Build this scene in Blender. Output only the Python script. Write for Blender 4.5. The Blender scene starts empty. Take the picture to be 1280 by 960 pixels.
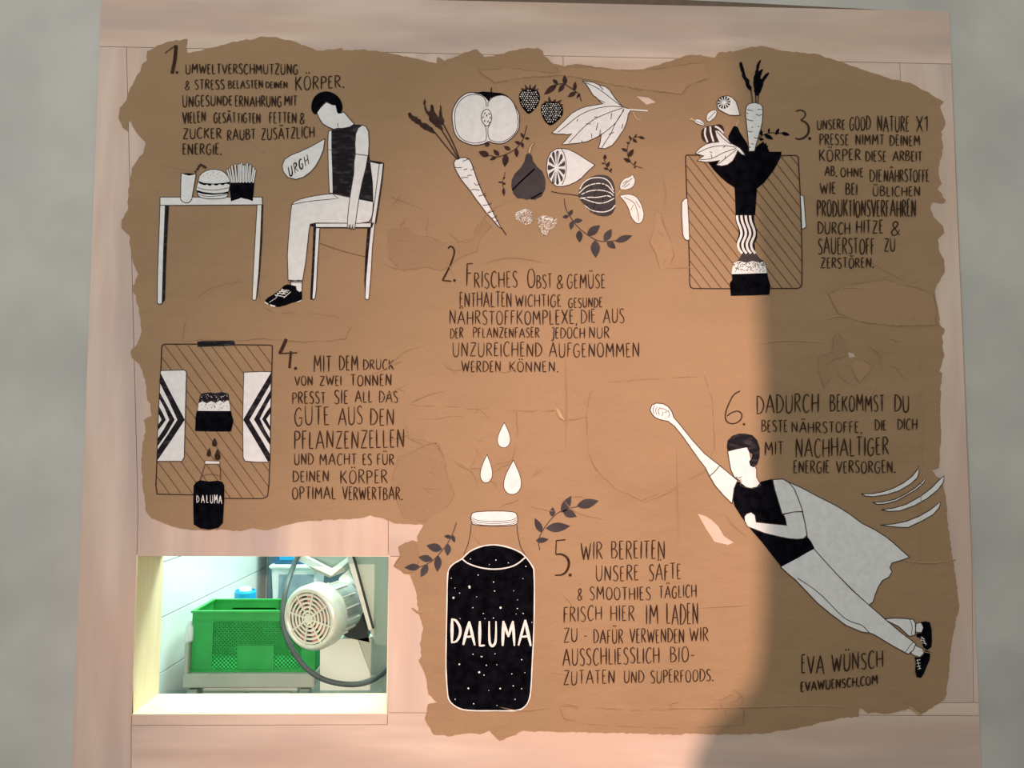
import bpy, bmesh, math, random
from mathutils import Vector, Matrix
from mathutils.geometry import tessellate_polygon, delaunay_2d_cdt

SC = bpy.context.scene
COL = SC.collection
rnd = random.Random(7)

# ------------------------------------------------------------------ camera
CAMP = Vector((0.0, -2.2, 1.5))
FPX = 1000.0
ROT = (Matrix.Rotation(-math.radians(1.49), 3, 'Z')
       @ Matrix.Rotation(math.radians(90 + 4.142), 3, 'X')
       @ Matrix.Rotation(math.radians(0.334), 3, 'Z'))
cd = bpy.data.cameras.new('camera')
cam = bpy.data.objects.new('camera', cd)
COL.objects.link(cam)
cd.sensor_width = 36.0
cd.lens = 36.0 * FPX / 1280.0
cd.clip_start = 0.05
cam.matrix_world = Matrix.Translation(CAMP) @ ROT.to_4x4()
SC.camera = cam


def ray(x, y):
    return ROT @ Vector(((x - 640) / FPX, (480 - y) / FPX, -1.0))


def Q(x, y, Y=0.0):
    """point of the vertical plane at depth Y seen at photo position x, y"""
    d = ray(x, y)
    return CAMP + d * ((Y - CAMP.y) / d.y)


# ------------------------------------------------------------------ world, exposure
w = bpy.data.worlds.new('world')
SC.world = w
w.use_nodes = True
w.node_tree.nodes['Background'].inputs[0].default_value = (0.97, 1.0, 0.90, 1)
w.node_tree.nodes['Background'].inputs[1].default_value = 0.70
SC.view_settings.view_transform = 'Standard'
SC.view_settings.look = 'None'
SC.view_settings.gamma = 1.0
SC.view_settings.use_curve_mapping = False
SC.view_settings.exposure = 0.0


def light(name, kind, loc, target, energy, color, **kw):
    d = bpy.data.lights.new(name, kind)
    d.energy = energy
    d.color = color
    for k, v in kw.items():
        setattr(d, k, v)
    o = bpy.data.objects.new(name, d)
    COL.objects.link(o)
    o.location = loc
    o.rotation_euler = (Vector(target) - Vector(loc)).to_track_quat('-Z', 'Y').to_euler()
    return o


LAMP = Vector((0.9, -5.0, 2.2))
light('warm_spot', 'SPOT', LAMP, (0.66, 0, 1.02), 1250, (1.0, 0.68, 0.55),
      spot_size=math.radians(41), spot_blend=1.0, shadow_soft_size=0.032)
light('day_window_light', 'AREA', (-2.6, -3.4, 2.3), (-0.9, 0, 2.4), 30, (1.0, 0.92, 0.93),
      shape='RECTANGLE', size=1.2, size_y=1.6)
light('kitchen_tube_light', 'AREA', (-0.35, 0.9, 2.45), (-0.5, 0.62, 0.8), 76, (0.80, 1.0, 0.90),
      shape='RECTANGLE', size=1.1, size_y=0.5)


# ------------------------------------------------------------------ materials
MATS = {}


def mat(name, c1, c2=None, scale=20.0, detail=4.0, stretch=(1, 1, 1), rough=0.7, metal=0.0, bump=0.0, bscale=None,
        lo=0.35, hi=0.65, spec=0.3, c3=None, s3=2.0, bdist=0.001):
    m = bpy.data.materials.new(name)
    m.use_nodes = True
    nt = m.node_tree
    b = nt.nodes['Principled BSDF']
    b.inputs['Roughness'].default_value = rough
    b.inputs['Metallic'].default_value = metal
    b.inputs['Specular IOR Level'].default_value = spec
    tc = nt.nodes.new('ShaderNodeTexCoord')
    mp = nt.nodes.new('ShaderNodeMapping')
    mp.inputs['Scale'].default_value = stretch
    nt.links.new(tc.outputs['Object'], mp.inputs['Vector'])
    if c2 is None:
        c2 = tuple(v * 0.88 for v in c1)
    nz = nt.nodes.new('ShaderNodeTexNoise')
    nz.inputs['Scale'].default_value = scale
    nz.inputs['Detail'].default_value = detail
    nt.links.new(mp.outputs[0], nz.inputs['Vector'])
    r = nt.nodes.new('ShaderNodeValToRGB')
    r.color_ramp.elements[0].position = lo
    r.color_ramp.elements[1].position = hi
    r.color_ramp.elements[0].color = (*c2, 1)
    r.color_ramp.elements[1].color = (*c1, 1)
    nt.links.new(nz.outputs['Fac'], r.inputs[0])
    out = r.outputs[0]
    if c3:
        n3 = nt.nodes.new('ShaderNodeTexNoise')
        n3.inputs['Scale'].default_value = s3
        n3.inputs['Detail'].default_value = 3
        nt.links.new(mp.outputs[0], n3.inputs['Vector'])
        r3 = nt.nodes.new('ShaderNodeMapRange')
        r3.inputs[1].default_value = 0.42
        r3.inputs[2].default_value = 0.68
        nt.links.new(n3.outputs['Fac'], r3.inputs[0])
        mx = nt.nodes.new('ShaderNodeMix')
        mx.data_type = 'RGBA'
        nt.links.new(r3.outputs[0], mx.inputs[0])
        nt.links.new(out, mx.inputs[6])
        mx.inputs[7].default_value = (*c3, 1)
        out = mx.outputs[2]
    nt.links.new(out, b.inputs['Base Color'])
    if bump:
        nb = nt.nodes.new('ShaderNodeTexNoise')
        nb.inputs['Scale'].default_value = bscale or scale
        nb.inputs['Detail'].default_value = 6
        nt.links.new(mp.outputs[0], nb.inputs['Vector'])
        bp = nt.nodes.new('ShaderNodeBump')
        bp.inputs['Strength'].default_value = bump
        bp.inputs['Distance'].default_value = bdist
        nt.links.new(nb.outputs['Fac'], bp.inputs['Height'])
        nt.links.new(bp.outputs[0], b.inputs['Normal'])
    MATS[name] = m
    return m


mat('kraft', (0.350, 0.218, 0.124), (0.322, 0.198, 0.112), 260, 6, (1, 1, 1.6), 0.75, bump=0.35, bscale=7, c3=(0.305, 0.192, 0.106), s3=2.6, bdist=0.03)
mat('kraft_dark', (0.312, 0.193, 0.107), (0.285, 0.175, 0.096), 240, 5, rough=0.75, bump=0.4, bscale=14, bdist=0.006)
mat('kraft_warm', (0.366, 0.224, 0.129), (0.338, 0.204, 0.117), 240, 5, rough=0.75, bump=0.35, bscale=12, bdist=0.006)
mat('kraft_edge_shade', (0.235, 0.142, 0.078), (0.30, 0.185, 0.105), 60, 3, rough=0.85)
mat('torn_fibre', (0.56, 0.40, 0.25), (0.50, 0.34, 0.2), 300, rough=0.9)
WOOD = (0.69, 0.53, 0.45)
mat('wood_along', WOOD, (0.60, 0.43, 0.35), 3.2, 6, (0.45, 1, 3.2), 0.6, bump=0.1, bscale=60, c3=(0.50, 0.375, 0.33), s3=2.8, lo=.42, hi=.58)
mat('wood_upright', WOOD, (0.61, 0.44, 0.365), 3.2, 6, (3.2, 1, 0.45), 0.6, bump=0.1, bscale=60, c3=(0.50, 0.385, 0.35), s3=2.8, lo=.42, hi=.58)
mat('wood_jamb', (0.82, 0.71, 0.50), (0.76, 0.63, 0.42), 9, 4, (3, 3, 0.5), 0.5)
mat('seam_dark', (0.16, 0.11, 0.08), None, 30)
mat('plaster', (0.55, 0.53, 0.505), (0.49, 0.475, 0.46), 5, 8, rough=0.9, bump=0.15, bscale=90, c3=(0.41, 0.395, 0.38), s3=2.2)
mat('white_paint', (0.76, 0.75, 0.765), (0.68, 0.67, 0.69), 55, 5, rough=0.6)
mat('white_ink', (0.80, 0.76, 0.74), None, 80, rough=0.6)
mat('black_paint', (0.0012, 0.0012, 0.002), (0.005, 0.005, 0.009), 40, 5, rough=0.9, spec=0.02)
mat('worn_black', (0.012, 0.010, 0.014), (0.045, 0.038, 0.044), 30, 8, (1, 1, 3), 0.8, lo=.35, hi=.5, spec=0.08)
mat('grey_black', (0.045, 0.038, 0.043), (0.07, 0.058, 0.062), 18, 4, rough=0.8, spec=0.08)
mat('leaf_brown', (0.035, 0.018, 0.017), (0.055, 0.03, 0.027), 70, 4, rough=0.8, spec=0.08)
mat('ink', (0.026, 0.013, 0.010), (0.052, 0.028, 0.019), 120, 4, rough=0.8, spec=0.08)
mat('thin_ink', (0.045, 0.032, 0.032), (0.09, 0.062, 0.055), 150, 4, rough=0.8, spec=0.08)
mat('hatch_ink', (0.085, 0.048, 0.028), (0.15, 0.085, 0.05), 150, 4, rough=0.7)
mat('tile', (0.76, 0.85, 0.84), (0.73, 0.83, 0.80), 3, 2, rough=0.18, spec=0.5)
mat('grout', (0.33, 0.36, 0.33), None, 60)
mat('kitchen_plain', (0.72, 0.76, 0.72), None, 4)
mat('floor_screed', (0.30, 0.28, 0.26), (0.25, 0.24, 0.22), 8, rough=0.6)
mat('ceiling_white', (0.8, 0.8, 0.78), None, 6)
mat('steel', (0.56, 0.59, 0.55), (0.46, 0.49, 0.45), 14, 3, (1, 1, 8), 0.36, metal=0.85)
mat('steel_matt', (0.40, 0.45, 0.38), (0.34, 0.39, 0.33), 6, 3, rough=0.45, metal=0.15)
mat('cast_alu', (0.66, 0.68, 0.62), (0.58, 0.60, 0.55), 30, 3, rough=0.38, metal=0.55)
mat('dark_gap', (0.02, 0.03, 0.03), None, 10)
mat('rotor_red', (0.62, 0.26, 0.27), (0.40, 0.15, 0.16), 40)
mat('rubber', (0.075, 0.10, 0.10), None, 20, rough=0.45)
mat('green_plastic', (0.018, 0.34, 0.065), (0.014, 0.28, 0.052), 12, 2, rough=0.4, spec=0.5)
mat('blue_plastic', (0.01, 0.36, 0.72), (0.01, 0.30, 0.62), 12, 2, rough=0.3, spec=0.5)
mat('blue_dark', (0.03, 0.13, 0.27), None, 12, 2, rough=0.4)
mat('slate', (0.085, 0.135, 0.16), (0.06, 0.10, 0.13), 6, 3, rough=0.5)
mat('milky', (0.62, 0.74, 0.76), None, 12, 2, rough=0.35)
mat('contents', (0.20, 0.31, 0.37), (0.14, 0.23, 0.29), 25, 3, rough=0.5)
mat('white_plastic', (0.82, 0.86, 0.85), None, 12, 2, rough=0.35)
mat('cabinet', (0.66, 0.74, 0.66), (0.60, 0.68, 0.60), 5, 2, rough=0.45)
mat('blocker_grey', (0.14, 0.13, 0.13), None, 60, rough=0.9)


# ------------------------------------------------------------------ helpers
def link(name, me, mats, parent=None, label=None, cat=None, group=None, kind=None):
    for mm in mats:
        me.materials.append(MATS[mm])
    o = bpy.data.objects.new(name, me)
    COL.objects.link(o)
    if parent:
        o.parent = parent
    for k, v in (('label', label), ('category', cat), ('group', group), ('kind', kind)):
        if v:
            o[k] = v
    return o


def empty(name, loc=(0, 0, 0), parent=None, **kw):
    o = bpy.data.objects.new(name, None)
    COL.objects.link(o)
    o.location = loc
    if parent:
        o.parent = parent
    for k, v in kw.items():
        if v:
            o[{'cat': 'category'}.get(k, k)] = v
    return o


def mesh(name, verts, faces, mats, parent=None, midx=None, smooth=False, **kw):
    me = bpy.data.meshes.new(name)
    me.from_pydata([tuple(v) for v in verts], [], faces)
    if midx:
        for p, i in zip(me.polygons, midx):
            p.material_index = i
    if smooth:
        for p in me.polygons:
            p.use_smooth = True
    me.update()
    return link(name, me, mats, parent, **kw)


def box(name, a, b, m, parent=None, bev=0.0, **kw):
    bm = bmesh.new()
    bmesh.ops.create_cube(bm, size=1)
    for v in bm.verts:
        v.co = Vector([(a[i] + b[i]) / 2 + v.co[i] * (b[i] - a[i]) for i in range(3)])
    if bev:
        bmesh.ops.bevel(bm, geom=bm.edges[:], offset=bev, segments=2, affect='EDGES')
    me = bpy.data.meshes.new(name)
    bm.to_mesh(me)
    bm.free()
    return link(name, me, [m], parent, **kw)


def boxes(bm, lst):
    for a, b in lst:
        r = bmesh.ops.create_cube(bm, size=1)
        for v in r['verts']:
            v.co = Vector([(a[i] + b[i]) / 2 + v.co[i] * (b[i] - a[i]) for i in range(3)])


def bmobj(name, bm, m, parent=None, smooth=False, **kw):
    me = bpy.data.meshes.new(name)
    bmesh.ops.recalc_face_normals(bm, faces=bm.faces)
    bm.to_mesh(me)
    bm.free()
    if smooth:
        for p in me.polygons:
            p.use_smooth = True
    return link(name, me, m if isinstance(m, list) else [m], parent, **kw)


def catmull(pts, closed=False, n=5):
    P = [Vector(p) for p in pts]
    N = len(P)
    if N < 3:
        return P
    out = []
    for i in range(N if closed else N - 1):
        p0 = P[(i - 1) % N] if closed or i > 0 else P[0] * 2 - P[1]
        p1, p2 = P[i], P[(i + 1) % N]
        p3 = P[(i + 2) % N] if closed or i + 2 < N else P[-1] * 2 - P[-2]
        for k in range(n):
            t = k / n
            out.append(0.5 * ((2 * p1) + (p2 - p0) * t + (2 * p0 - 5 * p1 + 4 * p2 - p3) * t * t + (3 * p1 - p0 - 3 * p2 + p3) * t ** 3))
    if not closed:
        out.append(P[-1])
    return out


def inside(pt, poly):
    x, y = pt
    c = False
    j = len(poly) - 1
    for i in range(len(poly)):
        xi, yi = poly[i]
        xj, yj = poly[j]
        if (yi > y) != (yj > y) and x < (xj - xi) * (y - yi) / (yj - yi) + xi:
            c = not c
        j = i
    return c


def rough_edge(poly, step=5, amp=1.2, seed=1):
    r = random.Random(seed)
    out = []
    n = len(poly)
    for i in range(n):
        a, b = Vector(poly[i]), Vector(poly[(i + 1) % n])
        k = max(1, int((b - a).length / step))
        for q in range(k):
            p = a.lerp(b, q / k)
            s = amp if q else amp * .4
            out.append((p.x + r.uniform(-s, s), p.y + r.uniform(-s, s)))
    return out


def prism(name, pxs, Y0, thick, m, parent=None, **kw):
    """a plate with the given outline standing at depth Y0, its thickness going away"""
    n = len(pxs)
    f = [Q(x, y, Y0) for x, y in pxs]
    v = f + [p + Vector((0, thick, 0)) for p in f]
    tris = tessellate_polygon([[Vector((p.x, p.z, 0)) for p in f]])
    faces = [tuple(t) for t in tris] + [tuple(i + n for i in reversed(t)) for t in tris]
    faces += [(i, (i + 1) % n, (i + 1) % n + n, i + n) for i in range(n)]
    bm = bmesh.new()
    vs = [bm.verts.new(p) for p in v]
    for q in faces:
        try:
            bm.faces.new([vs[i] for i in q])
        except ValueError:
            pass
    return bmobj(name, bm, m, parent, **kw)


def tube(bm, pts, r, seg=8, closed=False):
    rings = []
    n = len(pts)
    for i, p in enumerate(pts):
        t = (pts[min(i + 1, n - 1)] - pts[max(i - 1, 0)]).normalized()
        a = t.orthogonal().normalized() if i == 0 else (rings_a - t * rings_a.dot(t)).normalized()
        rings_a = a
        b = t.cross(a)
        rings.append([bm.verts.new(p + (a * math.cos(2 * math.pi * k / seg) + b * math.sin(2 * math.pi * k / seg)) * r) for k in range(seg)])
    for i in range(n - 1):
        for k in range(seg):
            bm.faces.new((rings[i][k], rings[i][(k + 1) % seg], rings[i + 1][(k + 1) % seg], rings[i + 1][k]))
    bm.faces.new(rings[0][::-1])
    bm.faces.new(rings[-1])


def lathe(bm, prof, seg=32, M=None, mi=0):
    """prof: (radius, height) list around Z"""
    M = M or Matrix()
    rings = []
    for r, z in prof:
        if r < 1e-6:
            rings.append([bm.verts.new(M @ Vector((0, 0, z)))])
        else:
            rings.append([bm.verts.new(M @ Vector((r * math.cos(2 * math.pi * k / seg), r * math.sin(2 * math.pi * k / seg), z))) for k in range(seg)])
    for a, b in zip(rings, rings[1:]):
        for k in range(seg):
            q = [a[k % len(a)], a[(k + 1) % len(a)], b[(k + 1) % len(b)], b[k % len(b)]]
            q = list(dict.fromkeys(q))
            if len(q) > 2:
                f = bm.faces.new(q)
                f.material_index = mi


# ------------------------------------------------------------------ the setting
# opening: x from xl to xr, z from zb to zt in the wall plane
xl, xr = Q(168.5, 790).x, Q(484.3, 790).x
zt, zb = Q(330, 695.5).z, Q(330, 892.3).z
WT = 0.173          # depth of the opening

# the plastered wall (a slab with the opening cut out), 2 mm behind the wood
bm = bmesh.new()
Z0, Z1, XA, XB = 0.0, 3.1, -3.2, 3.4
g = 0.004
boxes(bm, [((XA, .0025, Z0), (xl - g, WT - .001, Z1)), ((xr + g, .0025, Z0), (XB, WT - .001, Z1)),
           ((xl - g, .0025, Z0), (xr + g, WT - .001, zb - g)), ((xl - g, .0025, zt + g), (xr + g, WT - .001, Z1))])
wall = bmobj('wall_front', bm, 'plaster', kind='structure', label='pale grey plastered wall around the pink plywood boards')


def board(pxs, m, name='wood_panel', th=0.0, gap=0.0006, label=None):
    f = [Q(x, y, 0) for x, y in pxs]
    c = sum(f, Vector()) / len(f)
    n = len(f)
    pts = []
    area = sum(f[i].x * f[(i + 1) % n].z - f[(i + 1) % n].x * f[i].z for i in range(n))
    s = 1 if area > 0 else -1
    for i in range(n):                                     # inset by the gap
        a, b, d = f[i - 1], f[i], f[(i + 1) % n]
        e1, e2 = (b - a).normalized(), (d - b).normalized()
        n1, n2 = Vector((-e1.z, 0, e1.x)) * s, Vector((-e2.z, 0, e2.x)) * s
        k = n1 + n2
        pts.append(b + k * (gap / max(.3, (1 + n1.dot(n2)))))
    y0 = -th
    be = .0006
    fr = []
    for i in range(n):
        a, b, d = pts[i - 1], pts[i], pts[(i + 1) % n]
        e1, e2 = (b - a).normalized(), (d - b).normalized()
        n1, n2 = Vector((-e1.z, 0, e1.x)) * s, Vector((-e2.z, 0, e2.x)) * s
        fr.append(b + (n1 + n2) * (be / max(.3, (1 + n1.dot(n2)))) + Vector((0, y0, 0)))
    mid = [p + Vector((0, y0 + be, 0)) for p in pts]
    bk = [p + Vector((0, .0022, 0)) for p in pts]
    tris = tessellate_polygon([[Vector((p.x, p.z, 0)) for p in fr]])
    faces = [tuple(t) for t in tris]
    for o1, o2 in ((0, n), (n, 2 * n)):
        faces += [(i + o1, (i + 1) % n + o1, (i + 1) % n + o2, i + o2) for i in range(n)]
    bm = bmesh.new()
    vs = [bm.verts.new(p) for p in fr + mid + bk]
    for q in faces:
        bm.faces.new([vs[i] for i in q])
    return bmobj(name, bm, m, wall, label=label)


def L(y):
    return 126.2 - y * .0385


def Rr(y):
    return 1186.5 + y * .0425


def topseam(x):
    return 58 + (x - 122) * .0206


# dark backing under the boards, so the joints read as thin dark lines
mesh('panel_backing', [Q(L(-40) + 1, -38) + Vector((0, .0020, 0)), Q(Rr(-10) - 1, 16) + Vector((0, .0020, 0)),
                       Q(Rr(690) - 1, 690) + Vector((0, .0020, 0)), Q(L(690) + 1, 690) + Vector((0, .0020, 0)),
                       Q(486, 690) + Vector((0, .0020, 0)), Q(486, 1258) + Vector((0, .0020, 0)), Q(Rr(1258) - 1, 1258) + Vector((0, .0020, 0)),
                       Q(166, 690) + Vector((0, .0020, 0)), Q(166, 1258) + Vector((0, .0020, 0)), Q(L(1258) + 1, 1258) + Vector((0, .0020, 0)),
                       Q(166, 895) + Vector((0, .0020, 0)), Q(486, 895) + Vector((0, .0020, 0))],
     [(0, 1, 2, 3), (4, 5, 6, 2), (3, 7, 8, 9), (10, 8, 5, 11)], ['seam_dark'], wall)

TY = lambda x: 2.0 + (x - 650) * .0222
board([(L(-12), TY(126)), (Rr(10), TY(1187)), (Rr(79), topseam(1190)), (L(58), topseam(124))], 'wood_along')
board([(L(58), topseam(124)), (158, topseam(158)), (172.5, 640), (171, 695.5), (168.5, 790), (165, 893), (164, 907), (162.5, 1262), (L(1262), 1262)], 'wood_upright')
board([(158, topseam(158)), (704, topseam(704)), (704, 300), (700, 640), (485.3, 640), (485.3, 695.5), (171, 695.5), (172.5, 640)], 'wood_upright')
board([(485.3, 640), (700, 640), (700, 695.5), (485.3, 695.5)], 'wood_along')
board([(485.3, 695.5), (700, 695.5), (700, 892), (484.3, 891)], 'wood_upright')
board([(704, topseam(704)), (1125, topseam(1125)), (1150, 879), (700, 877), (700, 640), (704, 300)], 'wood_along')
board([(1125, topseam(1125)), (Rr(79) - .5, topseam(1189)), (1215, 700), (1217, 878.5), (1150, 879)], 'wood_upright')
board([(Rr(79) - .5, topseam(1189)), (Rr(79), topseam(1190)), (Rr(700), 700), (Rr(878), 878.5), (1217, 878.5), (1215, 700)], 'wood_upright')
board([(700, 877), (1150, 879), (1217, 878.5), (Rr(879), 878.5), (Rr(895), 895), (700, 892)], 'wood_along')
board([(165, 893), (484.3, 892.3), (484.3, 906), (164, 907)], 'wood_along')
board([(164, 907), (484.3, 906), (484.3, 891), (700, 892), (Rr(895), 895), (Rr(1262), 1262), (162.5, 1262)], 'wood_along')

# the opening's lining
win = empty('window_1', (xl, 0, zb), kind='structure', label='open hatch lined with pale wood through to the kitchen')
t = .012
off = Vector((xl, 0, zb))


def wbox(name, a, b, m, **kw):
    return box(name, Vector(a) - off, Vector(b) - off, m, win, **kw)


wbox('side_jamb', (xl - .0035, .0003, zb), (xl, WT, zt), 'wood_jamb')
wbox('side_jamb', (xr, .0003, zb), (xr + .0035, WT, zt), 'wood_jamb')
wbox('sill', (xl - .0035, .0003, zb - .0035), (xr + .0035, WT, zb), 'wood_jamb')
wbox('head_board', (xl - .0035, .0003, zt), (xr + .0035, WT, zt + .0035), 'wood_jamb')

# floor, ceilings, kitchen shell
box('floor', (-3.2, -6, -.1), (3.4, 2.6, 0), 'floor_screed', kind='structure')
KZ = 2.6
ka = math.radians(2.5)
wx0 = -1.06
cY = 1.9
# corner where the tiled wall ends: on the photo's x = 333
for _ in range(30):
    X_ = wx0 + math.tan(ka) * (cY - WT)
    d = ray(333, 715)
    cY = CAMP.y + (X_ / d.x) * d.y
cX = wx0 + math.tan(ka) * (cY - WT)
tw = empty('wall_left', (wx0, WT, 0), kind='structure', label='kitchen wall of large glossy white tiles')
tw.rotation_euler.z = -ka
LEN = (cY - WT) / math.cos(ka)
box('grout_bed', (-.1, -.0, 0), (-.0035, LEN, KZ), 'grout', tw)
th_ = .1755
zoff = .905 + .004
# horizontal joint passes through the photo's (202,772)
d = ray(202, 772)
tt = ((wx0 - CAMP.x) + math.tan(ka) * (CAMP.y - WT)) / (d.x - math.tan(ka) * d.y)
zj = (CAMP + d * tt).z
tile_me = None
tl = 1.9
k0 = -int(zj / th_)
zz = zj + k0 * th_
n_t = 0
while zz < KZ - .05:
    for j in range(int(LEN / tl) + 1):
        y0, y1 = j * tl + .0015, min((j + 1) * tl - .0015, LEN)
        if y1 - y0 < .02:
            continue
        z0_, z1_ = max(zz + .0015, .001), min(zz + th_ - .0015, KZ)
        box('tile', (-.004, y0, z0_), (rnd.uniform(0, .0004), y1, z1_), 'tile', tw, bev=.0008)
        n_t += 1
    zz += th_
box('wall_back', (cX - .1, cY, 0), (3.4, cY + .1, KZ), 'kitchen_plain', kind='structure', label='plain back wall of the bright kitchen')
box('wall_right', (1.6, WT, 0), (1.7, cY, KZ), 'kitchen_plain', kind='structure')
box('ceiling', (-1.3, WT, KZ), (1.7, cY + .1, KZ + .1), 'ceiling_white', kind='structure')

# ------------------------------------------------------------------ paper mural
OUT = [(184,64),(197,57),(212,52),(234,49),(234,66),(265,60),(300,51),(318,49),(324,46),(345,46),(352,49),(362,50),(385,59),(400,64),(412,62),(427,60),(430,63),(452,62),(480,65),(520,73),(545,79),(547,71),(555,76),(565,73),(580,66),(596,62),(606,72),(630,67),(650,61),(672,60),(678,64),(680,70),(692,80),(705,83),(720,80),(735,82),(755,86),(775,88),(800,87),(820,82),(845,74),(860,69),(875,69),(893,72),(898,66),(925,63),(940,59),(955,58),(970,62),(1000,66),(1022,68),(1045,76),(1062,82),(1080,88),(1110,98),(1140,105),(1160,115),(1175,125),(1180,128),(1175,133),(1182,155),(1176,165),(1179,185),(1174,205),(1173,215),(1177,230),(1172,237),(1182,250),(1180,254),(1165,253),(1163,262),(1167,272),(1178,282),(1180,292),(1172,300),(1173,312),(1180,325),(1181,340),(1172,355),(1168,365),(1172,385),(1175,407),(1181,412),(1177,420),(1180,445),(1174,464),(1177,466),(1175,500),(1176,550),(1173,585),(1164,587),(1170,595),(1178,602),(1182,625),(1185,660),(1190,695),(1195,725),(1199,755),(1194,780),(1188,810),(1185,850),(1182,870),(1180,875),(1165,885),(1150,893),(1136,885),(1130,888),(1118,890),(1105,892),(1095,890),(1085,892),(1075,885),(1073,896),(1055,897),(1030,902),(1010,907),(985,912),(950,917),(900,918),(855,917),(850,919),(800,917),(760,916),(700,915),(652,914),(640,920),(625,926),(618,920),(612,913),(600,918),(590,916),(578,917),(565,920),(542,918),(538,910),(531,898),(535,880),(546,878),(535,868),(533,850),(530,840),(523,826),(527,820),(525,805),(529,785),(523,765),(520,740),(515,725),(512,718),(505,717),(492,708),(500,695),(502,690),(498,683),(515,675),(522,677),(521,670),(529,656),(510,655),(495,655),(484,650),(472,647),(463,644),(450,648),(430,649),(410,650),(395,651),(378,652),(365,655),(345,660),(330,663),(315,660),(300,664),(280,662),(255,663),(230,661),(210,656),(190,648),(183,640),(178,600),(177,565),(182,540),(180,525),(190,520),(188,505),(184,500),(182,475),(175,455),(165,447),(163,440),(172,430),(177,415),(175,395),(170,370),(165,362),(173,343),(167,330),(162,305),(163,297),(152,285),(152,275),(160,262),(160,240),(161,235),(165,210),(180,190),(182,178),(170,165),(162,150),(160,165),(153,160),(148,145),(150,135),(158,125),(163,110),(175,90),(178,80),(184,76)]
HOLES = [[(872,642),(882,645),(890,650),(898,658),(905,670),(917,678),(910,681),(893,677),(882,660)],
         [(1058,439),(1067,442),(1069,446),(1062,447)],
         [(795,120),(811,122),(820,128),(808,131)]]
PAPER_H = .0015


def hgt(p, h):
    return p + Vector((0, -h, 0))


def sheet(name, outline, holes, h, base_h, m, parent, grid=None, relief=0.0, seed=3, label=None, **kw):
    """torn paper: front face at height h over the wall, edge skirt down to base_h"""
    loops = [outline] + holes
    pts, edges = [], []
    for lp in loops:
        s = len(pts)
        pts += [Vector(p) for p in lp]
        edges += [(s + i, s + (i + 1) % len(lp)) for i in range(len(lp))]
    nb = len(pts)
    if grid:
        xs = [p[0] for p in outline]
        ys = [p[1] for p in outline]
        r = random.Random(seed)
        y = min(ys) + grid / 2
        while y < max(ys):
            x = min(xs) + grid / 2
            while x < max(xs):
                q = (x + r.uniform(-.2, .2) * grid, y + r.uniform(-.2, .2) * grid)
                if inside(q, outline) and not any(inside(q, hh) for hh in holes):
                    pts.append(Vector(q))
                x += grid
            y += grid
    V, E_, F, *_r = delaunay_2d_cdt(pts, edges, [], 0, 1e-5)
    verts, faces = [], []
    import mathutils
    for v in V:
        p = Q(v.x, v.y)
        nz = mathutils.noise.noise(Vector((p.x * 9, 3.1, p.z * 9))) * .5 + mathutils.noise.noise(Vector((p.x * 31, 1.1, p.z * 31))) * .3
        verts.append(hgt(p, h + min(0, relief * (nz - .4))))
    for f in F:
        c = sum((V[i] for i in f), Vector((0, 0))) / len(f)
        if inside((c.x, c.y), outline) and not any(inside((c.x, c.y), hh) for hh in holes):
            faces.append(tuple(f))
    mi = [0] * len(faces)
    # skirt along boundary edges
    cnt = {}
    for f in faces:
        for a, b in zip(f, f[1:] + f[:1]):
            k = (min(a, b), max(a, b))
            cnt[k] = cnt.get(k, 0) + 1
    low = {}
    for (a, b), n in cnt.items():
        if n == 1:
            for q in (a, b):
                if q not in low:
                    low[q] = len(verts)
                    p = Q(V[q].x, V[q].y)
                    verts += [verts[q].copy(), hgt(p, base_h)]
            faces.append((low[a], low[b], low[b] + 1, low[a] + 1))
            mi.append(1)
    me = bpy.data.meshes.new(name)
    me.from_pydata([tuple(v) for v in verts], [], faces)
    for p, i in zip(me.polygons, mi):
        p.material_index = i
        p.use_smooth = i == 0
    return link(name, me, [m, 'torn_fibre'], parent, label=label, **kw)


mural = sheet('paper_mural', rough_edge(OUT, 4, .9, 5), HOLES, PAPER_H, .0002, 'kraft', None, grid=9, relief=.0009,
              label='large torn brown kraft paper mural with ink drawings and handwriting, pasted on plywood boards', cat='mural')

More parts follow.
